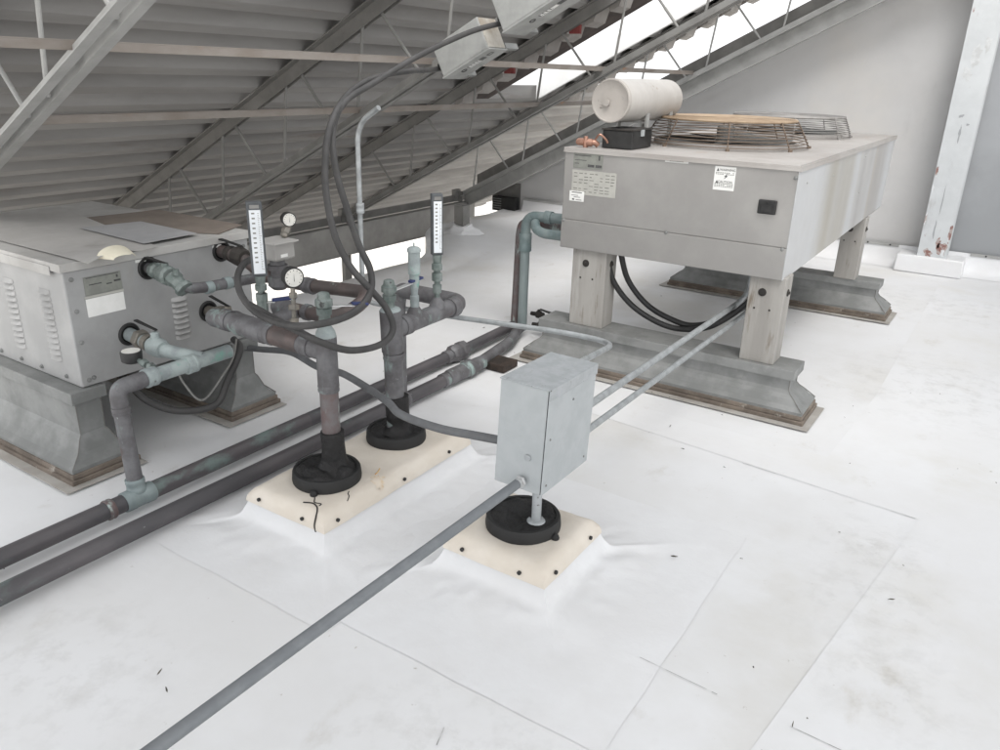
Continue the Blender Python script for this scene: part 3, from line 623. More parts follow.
# fan guards
def guard(cx, cy, rb, rt, h, m, topm):
    z = CZ1 + .005; g = B(); n = 9
    for k in range(n):
        t = k / (n - 1); torus(g, (cx, cy, z + .012 + h * t), (0, 0, 1), rb + (rt - rb) * t ** 1.25, .0026, 56, 5)
    for k in range(8):
        a = 2 * PI * k / 8 + .35; d = Vector((math.cos(a), math.sin(a), 0))
        tube(g, [Vector((cx, cy, z)) + d * (rb + .004), Vector((cx, cy, z + .012 + h)) + d * (rt + .004)], .0042, 6)
        rev(g, Vector((cx, cy, z - .006)) + d * (rb + .006), (0, 0, 1), [(0, .013), (.014, .013)], 8)
    go = obj('fan_guard', g, m, C, smooth=True)
    g = B(); k = rt - .012
    while k > .05: torus(g, (cx, cy, z + .012 + h + .004), (0, 0, 1), k, .0044, 48, 5); k -= .012
    for k in range(12):
        a = 2 * PI * k / 12; d = Vector((math.cos(a), math.sin(a), 0)); tube(g, [Vector((cx, cy, z + h + .010)), Vector((cx, cy, z + h + .010)) + d * rt], .003, 5)
    torus(g, (cx, cy, z + .012 + h), (0, 0, 1), rt - .004, .009, 56, 6); obj('guard_top', g, topm, go, smooth=True)
    g = B(); rev(g, (cx, cy, z - .004), (0, 0, 1), [(0, rb - .06), (.03, rb - .06), (.03, rb - .075), (.0, rb - .08)], 40); obj('fan_ring', g, 'condtop', go, smooth=True)
    g = B(); rev(g, (cx, cy, z - .002), (0, 0, 1), [(0, rb - .09), (.002, rb - .09)], 40); obj('fan_opening', g, 'steeldark', go)
    g = B()
    for k in range(5):
        a = 2 * PI * k / 5; d = Vector((math.cos(a), math.sin(a), 0)); e = Vector((-d.y, d.x, 0)); c0 = Vector((cx, cy, z + .02))
        q = [c0 + d * .06 - e * .03, c0 + d * .06 + e * .03 + Vector((0, 0, .02)), c0 + d * (rb - .1) + e * .1 + Vector((0, 0, .03)), c0 + d * (rb - .1) - e * .08]
        g.faces.new([g.verts.new(s) for s in q]); 
    obj('fan_blade', g, 'galvold', go)
    g = B(); rev(g, (cx, cy, z + .01), (0, 0, 1), [(0, .055), (.09, .055), (.10, .045), (.105, .02)], 20); obj('fan_motor', g, 'steellight', go, smooth=True)
guard(-1.60, 5.03, .50, .415, .140, 'wire', 'tanwire')
guard(-1.56, 6.38, .455, .40, .125, 'greywire', 'greywire')
# receiver tank and small items on top
T = thing('receiver_tank', 'cream horizontal tank with flaking end on the condensing unit', 'tank', (-2.0, 4.55, CZ1))
ty0, ty1, tz, tr = 4.17, 5.02, 1.573, .118
bm = B(); rev(bm, (-2.0, ty0, tz), (0, 1, 0), [(.03, tr), (ty1 - ty0 - .05, tr), (ty1 - ty0 - .02, tr * .9), (ty1 - ty0, tr * .6), (ty1 - ty0 + .012, .01)], 36); obj('tank_shell', bm, 'tank', T, smooth=True)
bm = B(); rev(bm, (-2.0, ty0, tz), (0, 1, 0), [(.012, .01), (.010, tr * .5), (.008, tr * .86), (.002, tr * .93), (.003, tr * .985), (.012, tr * 1.006), (.0295, tr * 1.004)], 36)
rev(bm, (-2.02, ty0 + .002, tz - .01), (0, -1, 0), [(0, .02), (.012, .02)], 10); obj('tank_end', bm, 'tankend', T, smooth=True)
for y in (4.50, 4.86):
    bm = B()
    for k in range(14):
        a0, a1 = -.75 + 1.3 * k / 14 - PI / 2 + .75, -.75 + 1.3 * (k + 1) / 14 - PI / 2 + .75
    box(bm, (-2.0 + tr * .72, y - .02, CZ1 + .002), (-2.0 + tr * .72 + .012, y + .02, tz - .03)); box(bm, (-2.0 + tr * .72, y - .03, CZ1 + .0015), (-1.87, y + .03, CZ1 + .008))
    box(bm, (-2.0 - tr * .72 - .012, y - .02, CZ1 + .002), (-2.0 - tr * .72, y + .02, tz - .03)); box(bm, (-2.0 - tr * .7, y - .018, tz - tr - .008), (-2.0 + tr * .7, y + .018, tz - tr - .001))
    obj('saddle', bm, 'steellight', T)
K = thing('control_box', 'small black box in front of the cream tank', 'control box', (-1.93, 4.3, CZ1))
bm = B(); box(bm, (-2.03, 4.165, CZ1 + .003), (-1.845, 4.44, CZ1 + .10)); obj('box_case', bm, 'black', K, bevel=.004)
bm = B(); box(bm, (-2.034, 4.161, CZ1 + .101), (-1.841, 4.444, CZ1 + .109)); obj('box_lid', bm, 'blackmatt', K)
bm = B(); box(bm, (-1.8435, 4.27, CZ1 + .07), (-1.836, 4.31, CZ1 + .105)); obj('latch', bm, 'galv', K)
G = thing('copper_fitting', 'cluster of bright copper fittings on the front corner of the condensing unit', 'pipe fitting', (-2.1, 4.13, CZ1))
bm = B(); tube(bm, rounded([(-2.165, 4.12, CZ1 + .03), (-2.11, 4.12, CZ1 + .03), (-2.06, 4.14, CZ1 + .03), (-2.05, 4.155, CZ1 + .015)], .02), .016, 12)
rev(bm, (-2.135, 4.12, CZ1 + .03), (1, 0, 0), [(-.02, .021), (.02, .021)], 14); rev(bm, (-2.085, 4.125, CZ1 + .028), (1, .3, 0), [(-.014, .022), (.014, .022)], 14); rev(bm, (-2.11, 4.12, CZ1 + .002), (0, 0, 1), [(0, .015), (.06, .013)], 12)
obj('copper_elbow', bm, 'copper', G, smooth=True)
pipe('capillary', [(-2.06, 4.14, CZ1 + .045), (-2.03, 4.13, CZ1 + .075), (-2.0, 4.15, CZ1 + .05), (-1.99, 4.158, CZ1 + .03)], .006, 'copper', G, sp=True, seg=8)

# ------------------------------------------------------------------ roof curbs with tan caps
def tan_curb(x0, x1, y0, y1, label, zc, screws, flare=.33, zf=.0016):
    t = thing('pipe_curb', label, 'roof curb', ((x0 + x1) / 2, (y0 + y1) / 2, 0), 'tan capped roof curbs')
    cx, cy, a, b = (x0 + x1) / 2, (y0 + y1) / 2, (x1 - x0) / 2 - .008, (y1 - y0) / 2 - .008
    bm = B(); n = 60; ds = [0, .005, .010, .015, .02, .026, .034, .044, .056, .07, .085, .10, .12, .14, .165, .19, .22, .25, .29, flare]
    per = [(-1 + 2 * i / n, -1) for i in range(n)] + [(1, -1 + 2 * i / n) for i in range(n)] + [(1 - 2 * i / n, 1) for i in range(n)] + [(-1, 1 - 2 * i / n) for i in range(n)]
    rings = []
    sd_ = cx * 13
    for d in ds:
        rg = []
        for (u, v) in per:
            x, y = cx + u * (a + d), cy + v * (b + d); cn = min(abs(u), abs(v)); corner = max(0, (cn - .72) / .28)
            z = zf + (zc + .017) * (.84 * math.exp(-(d / (.021 + .005 * corner)) ** 1.6) + .16 * math.exp(-(d / .11) ** 1.2))
            wv = nz(x, y, sd_, 6) * .010 + (.5 - abs(nz(x, y, sd_ + 5, 9))) * .010 + (.5 - abs(nz(x, y, sd_ + 9, 17))) * .006
            z += wv * math.exp(-((d - .11) / .11) ** 2) + corner ** 3 * .006 * math.exp(-((d - .08) / .09) ** 2)
            ang = math.atan2(v, u); z += .005 * math.sin(ang * 17 + 3 * nz(u, v, sd_, 2)) * math.exp(-((d - .12) / .08) ** 2) * (.3 + corner)
            if d == flare: z = zf
            x += .006 * nz(x, y, 2 + sd_, 5) * (d > 0); y += .006 * nz(y, x, 4 + sd_, 5) * (d > 0)
            rg.append(bm.verts.new((x, y, max(z, zf))))
        rings.append(rg)
    m_ = len(per)
    for i in range(len(ds) - 1):
        for k in range(m_): bm.faces.new((rings[i][k], rings[i][(k + 1) % m_], rings[i + 1][(k + 1) % m_], rings[i + 1][k]))
    obj('membrane_skirt', bm, 'skirt', t, smooth=True, angle=80)
    # soft cap: grid over the curb with rounded edge, sides end at zc
    bm = B(); h = .062; nx, ny = int((x1 - x0) / .018), int((y1 - y0) / .018); g = []
    def co(u, m):                    # inner coordinate with an extra skirt ring on each side
        return u
    def zz(x, y):
        d = min(x - x0, x1 - x, y - y0, y1 - y); r = .055
        z = zc + h - (r - math.sqrt(max(0, r * r - max(0, r - d) ** 2))) * .55
        return z + .004 * nz(x, y, sd_, 7) + .003 * nz(x, y, sd_ + 3, 16)
    for i in range(nx + 1):
        x = x0 + (x1 - x0) * i / nx
        g.append([bm.verts.new((x, y0 + (y1 - y0) * j / ny, zz(x, y0 + (y1 - y0) * j / ny))) for j in range(ny + 1)])
    for i in range(nx):
        for j in range(ny): bm.faces.new((g[i][j], g[i + 1][j], g[i + 1][j + 1], g[i][j + 1]))
    edge = [g[i][0] for i in range(nx + 1)] + [g[nx][j] for j in range(1, ny + 1)] + [g[i][ny] for i in range(nx - 1, -1, -1)] + [g[0][j] for j in range(ny - 1, 0, -1)]
    prev = edge
    for (o_, z_) in ((.006, zc + .018), (.009, zc)):
        cur = []
        for v in edge:
            dx = (v.co.x - cx) / ((x1 - x0) / 2); dy = (v.co.y - cy) / ((y1 - y0) / 2)
            sx = (1 if dx > .999 else -1 if dx < -.999 else 0); sy = (1 if dy > .999 else -1 if dy < -.999 else 0)
            cur.append(bm.verts.new((v.co.x + sx * o_ + .0025 * nz(v.co.x, v.co.y, 1, 9), v.co.y + sy * o_, z_ + .004 * nz(v.co.x, v.co.y, 8 + sd_, 5))))
        L = len(edge)
        for k in range(L): bm.faces.new((prev[k], prev[(k + 1) % L], cur[(k + 1) % L], cur[k]))
        prev = cur
    cp = obj('tan_cap', bm, 'tan', t, smooth=True, angle=70)
    for (x, y, ax) in screws:
        bm = B()
        c = (x, y0 - .008, zc + .026) if ax == 'y' else (x1 + .008, y, zc + .026) if ax == 'x' else (x, y1 + .008, zc + .026)
        rev(bm, c, (0, -1, 0) if ax == 'y' else (1, 0, 0), [(-.004, .0075), (.004, .0075), (.006, .004)], 8); obj('screw', bm, 'black', t)
    return t, zz
tA, zA = tan_curb(-2.287, -1.872, 1.735, 2.66, 'long tan capped roof curb with a rust run, under two black pitch pans', .088, [(-2.22, 0, 'y'), (-1.98, 0, 'y'), (0, 1.80, 'x'), (0, 2.19, 'x'), (0, 2.5, 'x')])
tB, zB = tan_curb(-1.447, -1.036, 1.922, 2.335, 'square tan capped roof curb below the grey junction box', .088, [(-1.37, 0, 'y'), (-1.13, 0, 'y'), (0, 1.99, 'x'), (0, 2.25, 'x')], .45, .0020)
# stains and tar drips on the long curb cap
cpA = [o for o in tA.children if o.name.startswith('tan_cap')][0]
def drip(name, pts, r, m):
    x1, y0 = -1.872, 1.735; P = []
    for (x, y) in pts:
        if y < y0: P.append((x, y0 - .0075, zA(x, y0) - .002 - (y0 - y)))
        elif x > x1: P.append((x1 + .0075, y, zA(x1, y) - .002 - (x - x1)))
        else: P.append((x, y, zA(x, y) + .0006))
    bm = B(); tube(bm, spline(P, 6), r, 6); obj(name, bm, m, cpA, smooth=True)
drip('tar_drip', [(-2.04, 1.845), (-2.01, 1.825), (-1.985, 1.80), (-1.955, 1.805), (-1.95, 1.79)], .0022, 'tar')
drip('tar_drip', [(-2.02, 1.775), (-1.985, 1.79), (-1.955, 1.782), (-1.935, 1.765), (-1.920, 1.742), (-1.915, 1.725), (-1.910, 1.70)], .0030, 'tar')
drip('tar_drip', [(-1.935, 1.935), (-1.925, 1.92), (-1.91, 1.91), (-1.895, 1.885)], .0020, 'tar')
drip('rust_streak', [(-1.965, 2.15), (-1.95, 2.12), (-1.945, 2.10)], .0030, 'rust')
bm = B(); rs = random.Random(4); G_ = {}
for i in range(9):
    for j in range(7):
        x, y = -1.955 + .085 * i / 8, 2.045 + .075 * j / 6 - .02 * i / 8; x = min(x, -1.874)
        G_[i, j] = bm.verts.new((x + .004 * rs.uniform(-1, 1), y + .004 * rs.uniform(-1, 1), zA(x, y) + .0012))
for i in range(8):
    for j in range(6):
        if abs(j - 2.5) < 2.6 - abs(i - 4) * .5 + rs.uniform(-.6, .4): bm.faces.new((G_[i, j], G_[i + 1, j], G_[i + 1, j + 1], G_[i, j + 1]))
bmesh.ops.delete(bm, geom=[v for v in bm.verts if not v.link_faces], context='VERTS')
obj('rust_stain', bm, 'ruststain', cpA, smooth=True)

# pitch pans
def pan(cx, cy, z, R, h, label, cone, lumps, extra_blob):
    t = thing('pitch_pan', label, 'pitch pan', (cx, cy, z), 'black pitch pans on the tan curbs')
    bm = B(); rev(bm, (cx, cy, z), (0, 0, 1), [(-.012, R), (h * .2, R + .003), (h - .006, R), (h, R - .004), (h, R - .016), (h - .012, R - .018)], 48); obj('pan_ring', bm, 'panring', t, smooth=True, angle=50)
    bm = B(); n, m_ = 14, 44; c0 = None; rings = []
    for i in range(n + 1):
        r = (R - .012) * i / n; rg = []
        for k in range(m_):
            a = 2 * PI * k / m_; x, y = cx + r * math.cos(a), cy + r * math.sin(a)
            zt_ = z + h - .010 + .016 * nz(x, y, cx, 20) + .012 * (.4 - abs(nz(x, y, cy, 38)))
            for (lx, ly, lr, lh) in lumps: zt_ += lh * math.exp(-((x - lx) ** 2 + (y - ly) ** 2) / lr ** 2)
            if i == n: zt_ = z + h - .006
            rg.append(bm.verts.new((x, y, zt_)))
        rings.append(rg)
    bmesh.ops.remove_doubles(bm, verts=rings[0], dist=.001); 
    c0 = [v for v in bm.verts if abs(v.co.x - cx) < 1e-4 and abs(v.co.y - cy) < 1e-4][0]
    for k in range(m_): bm.faces.new((c0, rings[1][k], rings[1][(k + 1) % m_]))
    for i in range(1, n):
        for k in range(m_): bm.faces.new((rings[i][k], rings[i + 1][k], rings[i + 1][(k + 1) % m_], rings[i][(k + 1) % m_]))
    obj('tar_fill', bm, 'tar', t, smooth=True, angle=80)
    if cone:
        px, py, r0, r1, hh = cone; bm = B()
        rev(bm, (px, py, z + h * .5), (0, 0, 1), [(0, r0), (.02, r0 * .95), (.035, r0 * .75), (.055, r0 * .62), (.08, r1 * 1.06), (hh * .7, r1 * 1.03), (hh - .01, r1 * 1.02), (hh, r1)], 28)
        for v in bm.verts:
            k = .009 + .034 * max(0, 1 - (v.co.z - z) / .12); v.co += Vector((nz(v.co.x, v.co.y, v.co.z, 25), nz(v.co.y, v.co.z, v.co.x + 3, 25), nz(v.co.z, v.co.x, 7, 20))) * k * .5
        obj('tar_collar', bm, 'tar', t, smooth=True, angle=80)
    bm = B(); a = extra_blob; rev(bm, (cx + (R + .008) * math.cos(a), cy + (R + .008) * math.sin(a), z - .008), (0, 0, 1), [(0, .014), (.012, .016), (.022, .012), (.028, .004)], 12); obj('tar_blob', bm, 'tar', t, smooth=True)
    return t
ZP = .15
pan(-2.085, 1.968, ZP, .136, .048, 'black pitch pan nearest the viewer, around the reddish standpipe', (-2.06, 1.985, .085, .046, .185), [(-2.13, 1.90, .05, .02), (-2.04, 1.90, .045, .018), (-2.0, 1.98, .04, .03)], -1.15)
pan(-2.10, 2.415, ZP, .132, .048, 'black pitch pan at the rear of the long curb, around the grey standpipe', (-2.085, 2.41, .075, .050, .19), [(-2.15, 2.36, .05, .012)], 2.0)
pan(-1.252, 2.135, ZP, .137, .046, 'black pitch pan under the grey junction box', None, [(-1.30, 2.08, .035, .022), (-1.30, 2.19, .03, .020), (-1.20, 2.215, .03, .022), (-1.19, 2.12, .04, .012)], -.1)

# ------------------------------------------------------------------ junction box
J = thing('junction_box', 'galvanised junction box leaning on a short conduit above the tan curb', 'junction box', (-1.185, 2.118, .20))
def rotz3(a, b, c): return Matrix.Rotation(c, 4, 'Z') @ Matrix.Rotation(b, 4, 'Y') @ Matrix.Rotation(a, 4, 'X')
JM = Matrix.Translation((-1.299, 2.0, .378)) @ rotz3(-.04, .019, .025)
bm = B(); box(bm, (0, .004, 0), (.181, .355, .378), mtx=JM); obj('box_body', bm, 'galv', J, bevel=.003)
bm = B(); box(bm, (-.003, -.0, .3785), (.1875, .358, .384), mtx=JM); box(bm, (.1876, -.0, .345), (.1915, .358, .384), mtx=JM); obj('box_top', bm, 'galvtop', J, bevel=.002)
bm = B(); box(bm, (.1845, .001, .0), (.1885, .354, .3775), mtx=JM); obj('box_cover', bm, 'galv', J, bevel=.002)
bm = B(); box(bm, (.1812, .004, .003), (.1843, .352, .375), mtx=JM); obj('dark_gap', bm, 'black', J)
bm = B()
for y, z in ((.03, .03), (.32, .03), (.03, .2), (.18, .30)): rev(bm, JM @ Vector((.188, y, z)), JM.to_3x3() @ Vector((1, 0, 0)), [(0, .005), (.003, .004)], 8)
obj('cover_screw', bm, 'galvold', J)
bm = B(); rev(bm, JM @ Vector((.125, .0, .125)), (0, -1, 0), [(-.004, .013), (.002, .012), (.003, .003)], 14); obj('knockout_plug', bm, 'galvtop', J, smooth=True)
bm = B(); hexnut(bm, (-1.185, 1.990, .415), (0, 1, 0), .022, .012); rev(bm, (-1.185, 1.98, .415), (0, 1, 0), [(-.012, .0165), (.004, .0165)], 16); obj('conduit_hub', bm, 'chrome', J)
st = pipe('support_conduit', [(-1.188, 2.118, .17), (-1.185, 2.112, .385)], .0175, 'galvtop', J)
bm = B(); hexnut(bm, (-1.187, 2.117, .375), (0, 0, 1), .025, .012); obj('locknut', bm, 'galvtop', st); bm = B(); rev(bm, (-1.188, 2.118, .196), (0, 0, 1), [(0, .034), (.006, .03), (.009, .022)], 16); obj('flange', bm, 'galvtop', st)
GC = 'rigid conduits'
c = thing('conduit', 'long straight grey conduit from the junction box towards the viewer', 'conduit', (-1.2, 1.0, .41), GC)
pipe('conduit_run', [(-1.185, 1.985, .415), (-1.205, .9, .41), (-1.225, -1.5, .405)], .0165, 'darkconduit', c)
c = thing('conduit', 'bent galvanised conduit curving from behind the junction box to the pipe stands', 'conduit', (-1.28, 2.4, .63), GC)
pipe('conduit_run', [(-1.265, 2.35, .655), (-1.28, 2.52, .655), (-1.36, 3.08, .575), (-1.62, 3.07, .578), (-2.25, 2.97, .565), (-2.70, 2.93, .56), (-2.745, 2.92, .60), (-2.735, 2.915, 1.40), (-2.70, 2.915, 1.47), (-2.58, 2.90, 1.535)], .0128, 'conduit', c, fillet=.16)
coupling('conduit_coupling', (-2.735, 2.915, 1.05), (0, 0, 1), .021, .05, 'conduit', c)
c = thing('conduit', 'upper of the two straight conduits from junction box to condensing unit leg', 'conduit', (-1.19, 2.4, .52), GC)
pipe('conduit_run', [(-1.20, 2.36, .512), (-1.188, 4.36, .51), (-1.17, 4.46, .55), (-1.16, 4.47, .76)], .0150, 'conduit', c, fillet=.08)
bm = B(); hexnut(bm, (-1.20, 2.366, .512), (0, 1, 0), .021, .012); obj('locknut', bm, 'chrome', c)
c = thing('conduit', 'lower of the two straight conduits from junction box to condensing unit leg', 'conduit', (-1.15, 2.4, .45), GC)
pipe('conduit_run', [(-1.155, 2.36, .452), (-1.145, 4.36, .448), (-1.13, 4.44, .50), (-1.12, 4.45, .76)], .0130, 'conduit', c, fillet=.08)
bm = B(); hexnut(bm, (-1.155, 2.366, .452), (0, 1, 0), .019, .012); obj('locknut', bm, 'chrome', c)
tag(pipe('flexible_conduit', [(-1.300, 2.05, .512), (-1.4, 2.035, .508), (-1.55, 2.01, .505), (-1.75, 2.04, .495), (-1.9, 2.12, .49), (-2.25, 2.26, .47), (-2.45, 2.30, .445), (-2.75, 2.41, .42), (-3.0, 2.45, .37), (-3.25, 2.46, .33)], .0155, 'greyconduit', loc=(-2.2, 2.2, .47), sp=True), 'grey flexible conduit from the left side of the junction box', 'conduit')

# ------------------------------------------------------------------ floor pipes, risers
FP = 'pipes lying along the roof'
f1 = thing('floor_pipe', 'dark copper pipe lying on the roof beside the cabinet rails', 'pipe', (-2.71, 2, .05), FP)
pipe('pipe_run', [(-2.715, -1.5, .055), (-2.715, 3.72, .055)], .036, 'floorpipe', f1, seg=20)
pipe('patina_section', [(-2.715, 1.57, .055), (-2.715, 2.45, .055)], .0366, 'patinafloor', f1, seg=20)
for y, m_, L in ((1.40, 'redpipe', .03), (1.525, 'riser', .13), (3.62, 'solder', .05)): coupling('coupling', (-2.715, y, .055), (0, 1, 0), .042, L, m_, f1)
bm = B(); rev(bm, (-2.715, 3.74, .058), (0, 1, 0), [(-.09, .042), (-.07, .056), (-.03, .058), (-.02, .05), (.0, .05), (.01, .060), (.05, .060), (.06, .045)], 8); obj('union', bm, 'solder', f1)
pipe('pipe_tail', [(-2.715, 3.80, .055), (-2.73, 4.40, .06)], .034, 'floorpipe', f1)
f2 = thing('floor_pipe', 'dark copper pipe lying on the roof beside the long tan curb', 'pipe', (-2.51, 2, .05), FP)
pipe('pipe_run', [(-2.53, -1.5, .052), (-2.50, 2.2, .052), (-2.495, 3.40, .055)], .036, 'floorpipe', f2, seg=20)
for y, L in ((2.915, .10), (3.30, .05)): coupling('coupling', (-2.498, y, .054), (0, 1, 0), .042, L, 'solder', f2)
bm = B(); rev(bm, (-2.495, 3.45, .056), (.02, 1, 0), [(-.12, .040), (-.10, .046), (.05, .046), (.06, .055), (.10, .055), (.12, .045), (.22, .042)], 20); obj('union', bm, 'solder', f2, smooth=True)
pipe('pipe_tail', [(-2.493, 3.62, .056), (-2.56, 4.10, .06), (-2.64, 4.30, .06), (-2.65, 4.391, .075)], .034, 'solder', f2, fillet=.08)
bm = B(); box(bm, (-2.53, 3.70, .005), (-2.35, 3.86, .05)); tag(obj('support_block', bm, 'darkbox', loc=(-2.5, 3.65, 0), bevel=.006), 'small dark brown block under the end of the floor pipe', 'block')
RS = 'risers to the condensing unit'
r1 = thing('riser_pipe', 'green tinted riser pipe bending into the condensing unit side, the nearer one', 'pipe', (-2.65, 4.39, 0), RS)
pipe('riser', [(-2.65, 4.391, .05), (-2.65, 4.391, .62)], .032, 'riser', r1, seg=20)
pipe('elbow_run', [(-2.65, 4.391, .615), (-2.65, 4.391, .835), (-2.40, 4.391, .843), (-2.2, 4.391, .85)], .033, 'patinadark', r1, fillet=.085, seg=20)
coupling('coupling', (-2.65, 4.391, .66), (0, 0, 1), .042, .12, 'patinadark', r1); coupling('coupling', (-2.48, 4.391, .841), (1, 0, 0), .042, .05, 'patinadark', r1)
r2 = thing('riser_pipe', 'brown riser pipe half hidden behind the green tinted one', 'pipe', (-2.73, 4.42, 0), RS)
pipe('riser', [(-2.735, 4.43, .05), (-2.735, 4.46, .70), (-2.73, 4.48, .765), (-2.60, 4.48, .77), (-2.2, 4.48, .775)], .030, 'redpipe', r2, fillet=.07, seg=18)
pipe('elbow_run', [(-2.56, 4.36, .80), (-2.52, 4.30, .775), (-2.46, 4.29, .755), (-2.2, 4.29, .760)], .031, 'patinadark', r2, fillet=.06, seg=18)
def drain_valve(x, y, z, label):
    t = thing('drain_valve', label, 'valve', (x, y, z), 'small drain valves at the riser foot')
    bm = B(); rev(bm, (x, y, z), (1, .1, 0), [(-.06, .014), (-.02, .016), (-.015, .026), (.015, .028), (.02, .02), (.04, .018)], 10); rev(bm, (x, y, z), (0, 0, 1), [(0, .01), (.035, .01)], 8); obj('valve_body', bm, 'blackmatt', t)
    bm = B(); hexa(bm, [(x + .01, y - .008, z + .036), (x + .13, y - .02, z + .022), (x + .13, y + .002, z + .022), (x + .01, y + .010, z + .036), (x + .01, y - .008, z + .043), (x + .13, y - .02, z + .033), (x + .13, y + .002, z + .033), (x + .01, y + .010, z + .043)]); obj('handle', bm, 'black', t)
drain_valve(-2.625, 4.57, .12, 'black lever drain valve just behind the riser foot'); drain_valve(-2.54, 4.45, .085, 'black lever drain valve in front of the riser foot, nearer the rail')

# ------------------------------------------------------------------ supply and return pipes at the cabinet
s1 = thing('supply_pipe', 'verdigris pipe rising from the floor pipe to the lower cabinet opening', 'pipe', (-2.715, 1.525, .05))
pipe('riser', [(-2.715, 1.525, .06), (-2.755, 1.535, .45)], .031, 'solder', s1, seg=20)
coupling('coupling', (-2.722, 1.527, .105), (-.1, .02, 1), .038, .06, 'riser', s1); coupling('coupling', (-2.752, 1.535, .425), (-.08, 0, 1), .036, .03, 'solder', s1)
pipe('elbow', [(-2.755, 1.535, .44), (-2.762, 1.538, .515), (-2.762, 1.66, .517)], .033, 'solder', s1, fillet=.07, seg=20)
pipe('branch', [(-2.762, 1.63, .517), (-2.762, 2.07, .520)], .031, 'patina', s1, seg=20)
for y in (1.68, 1.87): coupling('coupling', (-2.762, y, .518), (0, 1, 0), .040, .05, 'patina', s1)
pipe('inlet', [(-3.15, 1.843, .582), (-2.98, 1.843, .566), (-2.88, 1.85, .553), (-2.762, 1.93, .525)], .030, 'patina', s1, fillet=.07, seg=18)
bm = B(); hexnut(bm, (-3.055, 1.843, .574), (1, 0, -.08), .045, .035); rev(bm, (-3.02, 1.843, .570), (1, 0, -.08), [(0, .036), (.03, .036)], 16); obj('brass_union', bm, 'bronze', s1)
bm = B(); rev(bm, (-2.95, 1.845, .563), (1, 0, -.1), [(-.035, .034), (-.02, .044), (.02, .044), (.05, .036)], 18); rev(bm, (-2.95, 1.845, .60), (0, 0, 1), [(0, .02), (.025, .018), (.03, .012)], 10); obj('valve_body', bm, 'patina', s1, smooth=True)
def lever(parent, a, b, wd=.02, th=.006, m='black', name='handle'):
    a, b = Vector(a), Vector(b); d = (b - a).normalized(); s = d.cross(Vector((0, 0, 1))).normalized() * wd / 2; u = Vector((0, 0, th))
    bm = B(); hexa(bm, [a - s * .7, b - s, b + s, a + s * .7, a - s * .7 + u, b - s + u, b + s + u, a + s * .7 + u]); return obj(name, bm, m, parent, bevel=.002)
lever(s1, (-2.94, 1.85, .635), (-3.08, 1.845, .655)); 
gg = B(); rev(gg, (-2.93, 1.715, .535), (0, 0, 1), [(0, .03), (.008, .042), (.045, .043), (.05, .040)], 24); go = obj('dial_gauge', gg, 'black', s1, smooth=True)
bm = B(); rev(bm, (-2.93, 1.715, .5852), (0, 0, 1), [(0, .037), (.001, .037)], 24); obj('dial_face', bm, 'lens', go)
bm = B(); tube(bm, [(-2.90, 1.72, .55), (-2.762, 1.725, .53)], .010, 8); hexnut(bm, (-2.85, 1.72, .545), (1, 0, -.1), .018, .03); hexnut(bm, (-2.81, 1.722, .538), (1, 0, -.1), .020, .02); obj('gauge_stem', bm, 'valvegreen', go)

s2 = thing('return_pipe', 'greenish valve and pipe leaving the upper near cabinet opening', 'pipe', (-3.1, 1.978, .85))
pipe('pipe_run', [(-3.15, 1.978, .855), (-2.98, 1.965, .845), (-2.90, 1.985, .80), (-2.90, 2.08, .785), (-2.89, 2.36, .775), (-2.80, 2.44, .775)], .024, 'solder', s2, fillet=.06, seg=16)
bm = B(); rev(bm, (-3.04, 1.972, .850), (1, -.07, -.06), [(-.06, .034), (-.03, .038), (-.02, .030), (.01, .032), (.02, .044), (.06, .044), (.07, .034)], 10); rev(bm, (-3.0, 1.968, .87), (0, 0, 1), [(0, .018), (.03, .016)], 8); obj('valve_body', bm, 'valvegreen', s2)
bm = B(); rev(bm, (-2.925, 1.975, .82), (.7, .1, -.5), [(-.045, .038), (-.02, .038), (-.01, .032), (.015, .032), (.02, .040), (.04, .040)], 8); rev(bm, (-2.92, 1.965, .86), (0, 0, 1), [(0, .012), (.025, .013)], 8); obj('union', bm, 'valvegreen', s2)
lever(s2, (-2.99, 1.97, .895), (-3.13, 1.965, .905), .022)
for y in (2.10, 2.2): coupling('coupling', (-2.897, y, .782), (0, 1, 0), .028, .035, 'riser', s2)

s3 = thing('control_valve', 'valve with grey square actuator on the pipe from the far upper cabinet opening', 'valve', (-3.1, 2.37, .86))
pipe('pipe_run', [(-3.15, 2.369, .866), (-2.98, 2.36, .86), (-2.88, 2.38, .80), (-2.80, 2.40, .775), (-2.60, 2.40, .78), (-2.27, 2.42, .80), (-2.22, 2.38, .79), (-2.215, 2.30, .76), (-2.25, 2.22, .735), (-2.60, 2.24, .715)], .030, 'brownpipe', s3, fillet=.075, seg=18)
bm = B(); rev(bm, (-3.03, 2.365, .862), (1, -.05, -.05), [(-.06, .034), (-.03, .040), (-.02, .030), (.0, .032), (.01, .046), (.05, .046), (.07, .036)], 10); rev(bm, (-2.99, 2.362, .88), (0, 0, 1), [(0, .018), (.03, .016)], 8); obj('isolating_valve', bm, 'blackmatt', s3)
lever(s3, (-2.98, 2.362, .91), (-3.13, 2.36, .925), .024)
bm = B(); rev(bm, (-2.76, 2.38, .74), (0, 0, 1), [(0, .03), (.02, .05), (.06, .05), (.065, .034), (.09, .034), (.092, .046), (.115, .046), (.118, .034), (.15, .034), (.152, .044), (.17, .044)], 14); obj('valve_body', bm, 'solder', s3)
bm = B(); box(bm, (-2.815, 2.32, .890), (-2.70, 2.435, .960)); box(bm, (-2.80, 2.33, .882), (-2.71, 2.425, .8895)); ac = obj('actuator', bm, 'unitlid', s3, bevel=.004)
bm = B(); box(bm, (-2.83, 2.305, .961), (-2.685, 2.45, .970)); obj('actuator_lid', bm, 'sheet', ac, bevel=.002)
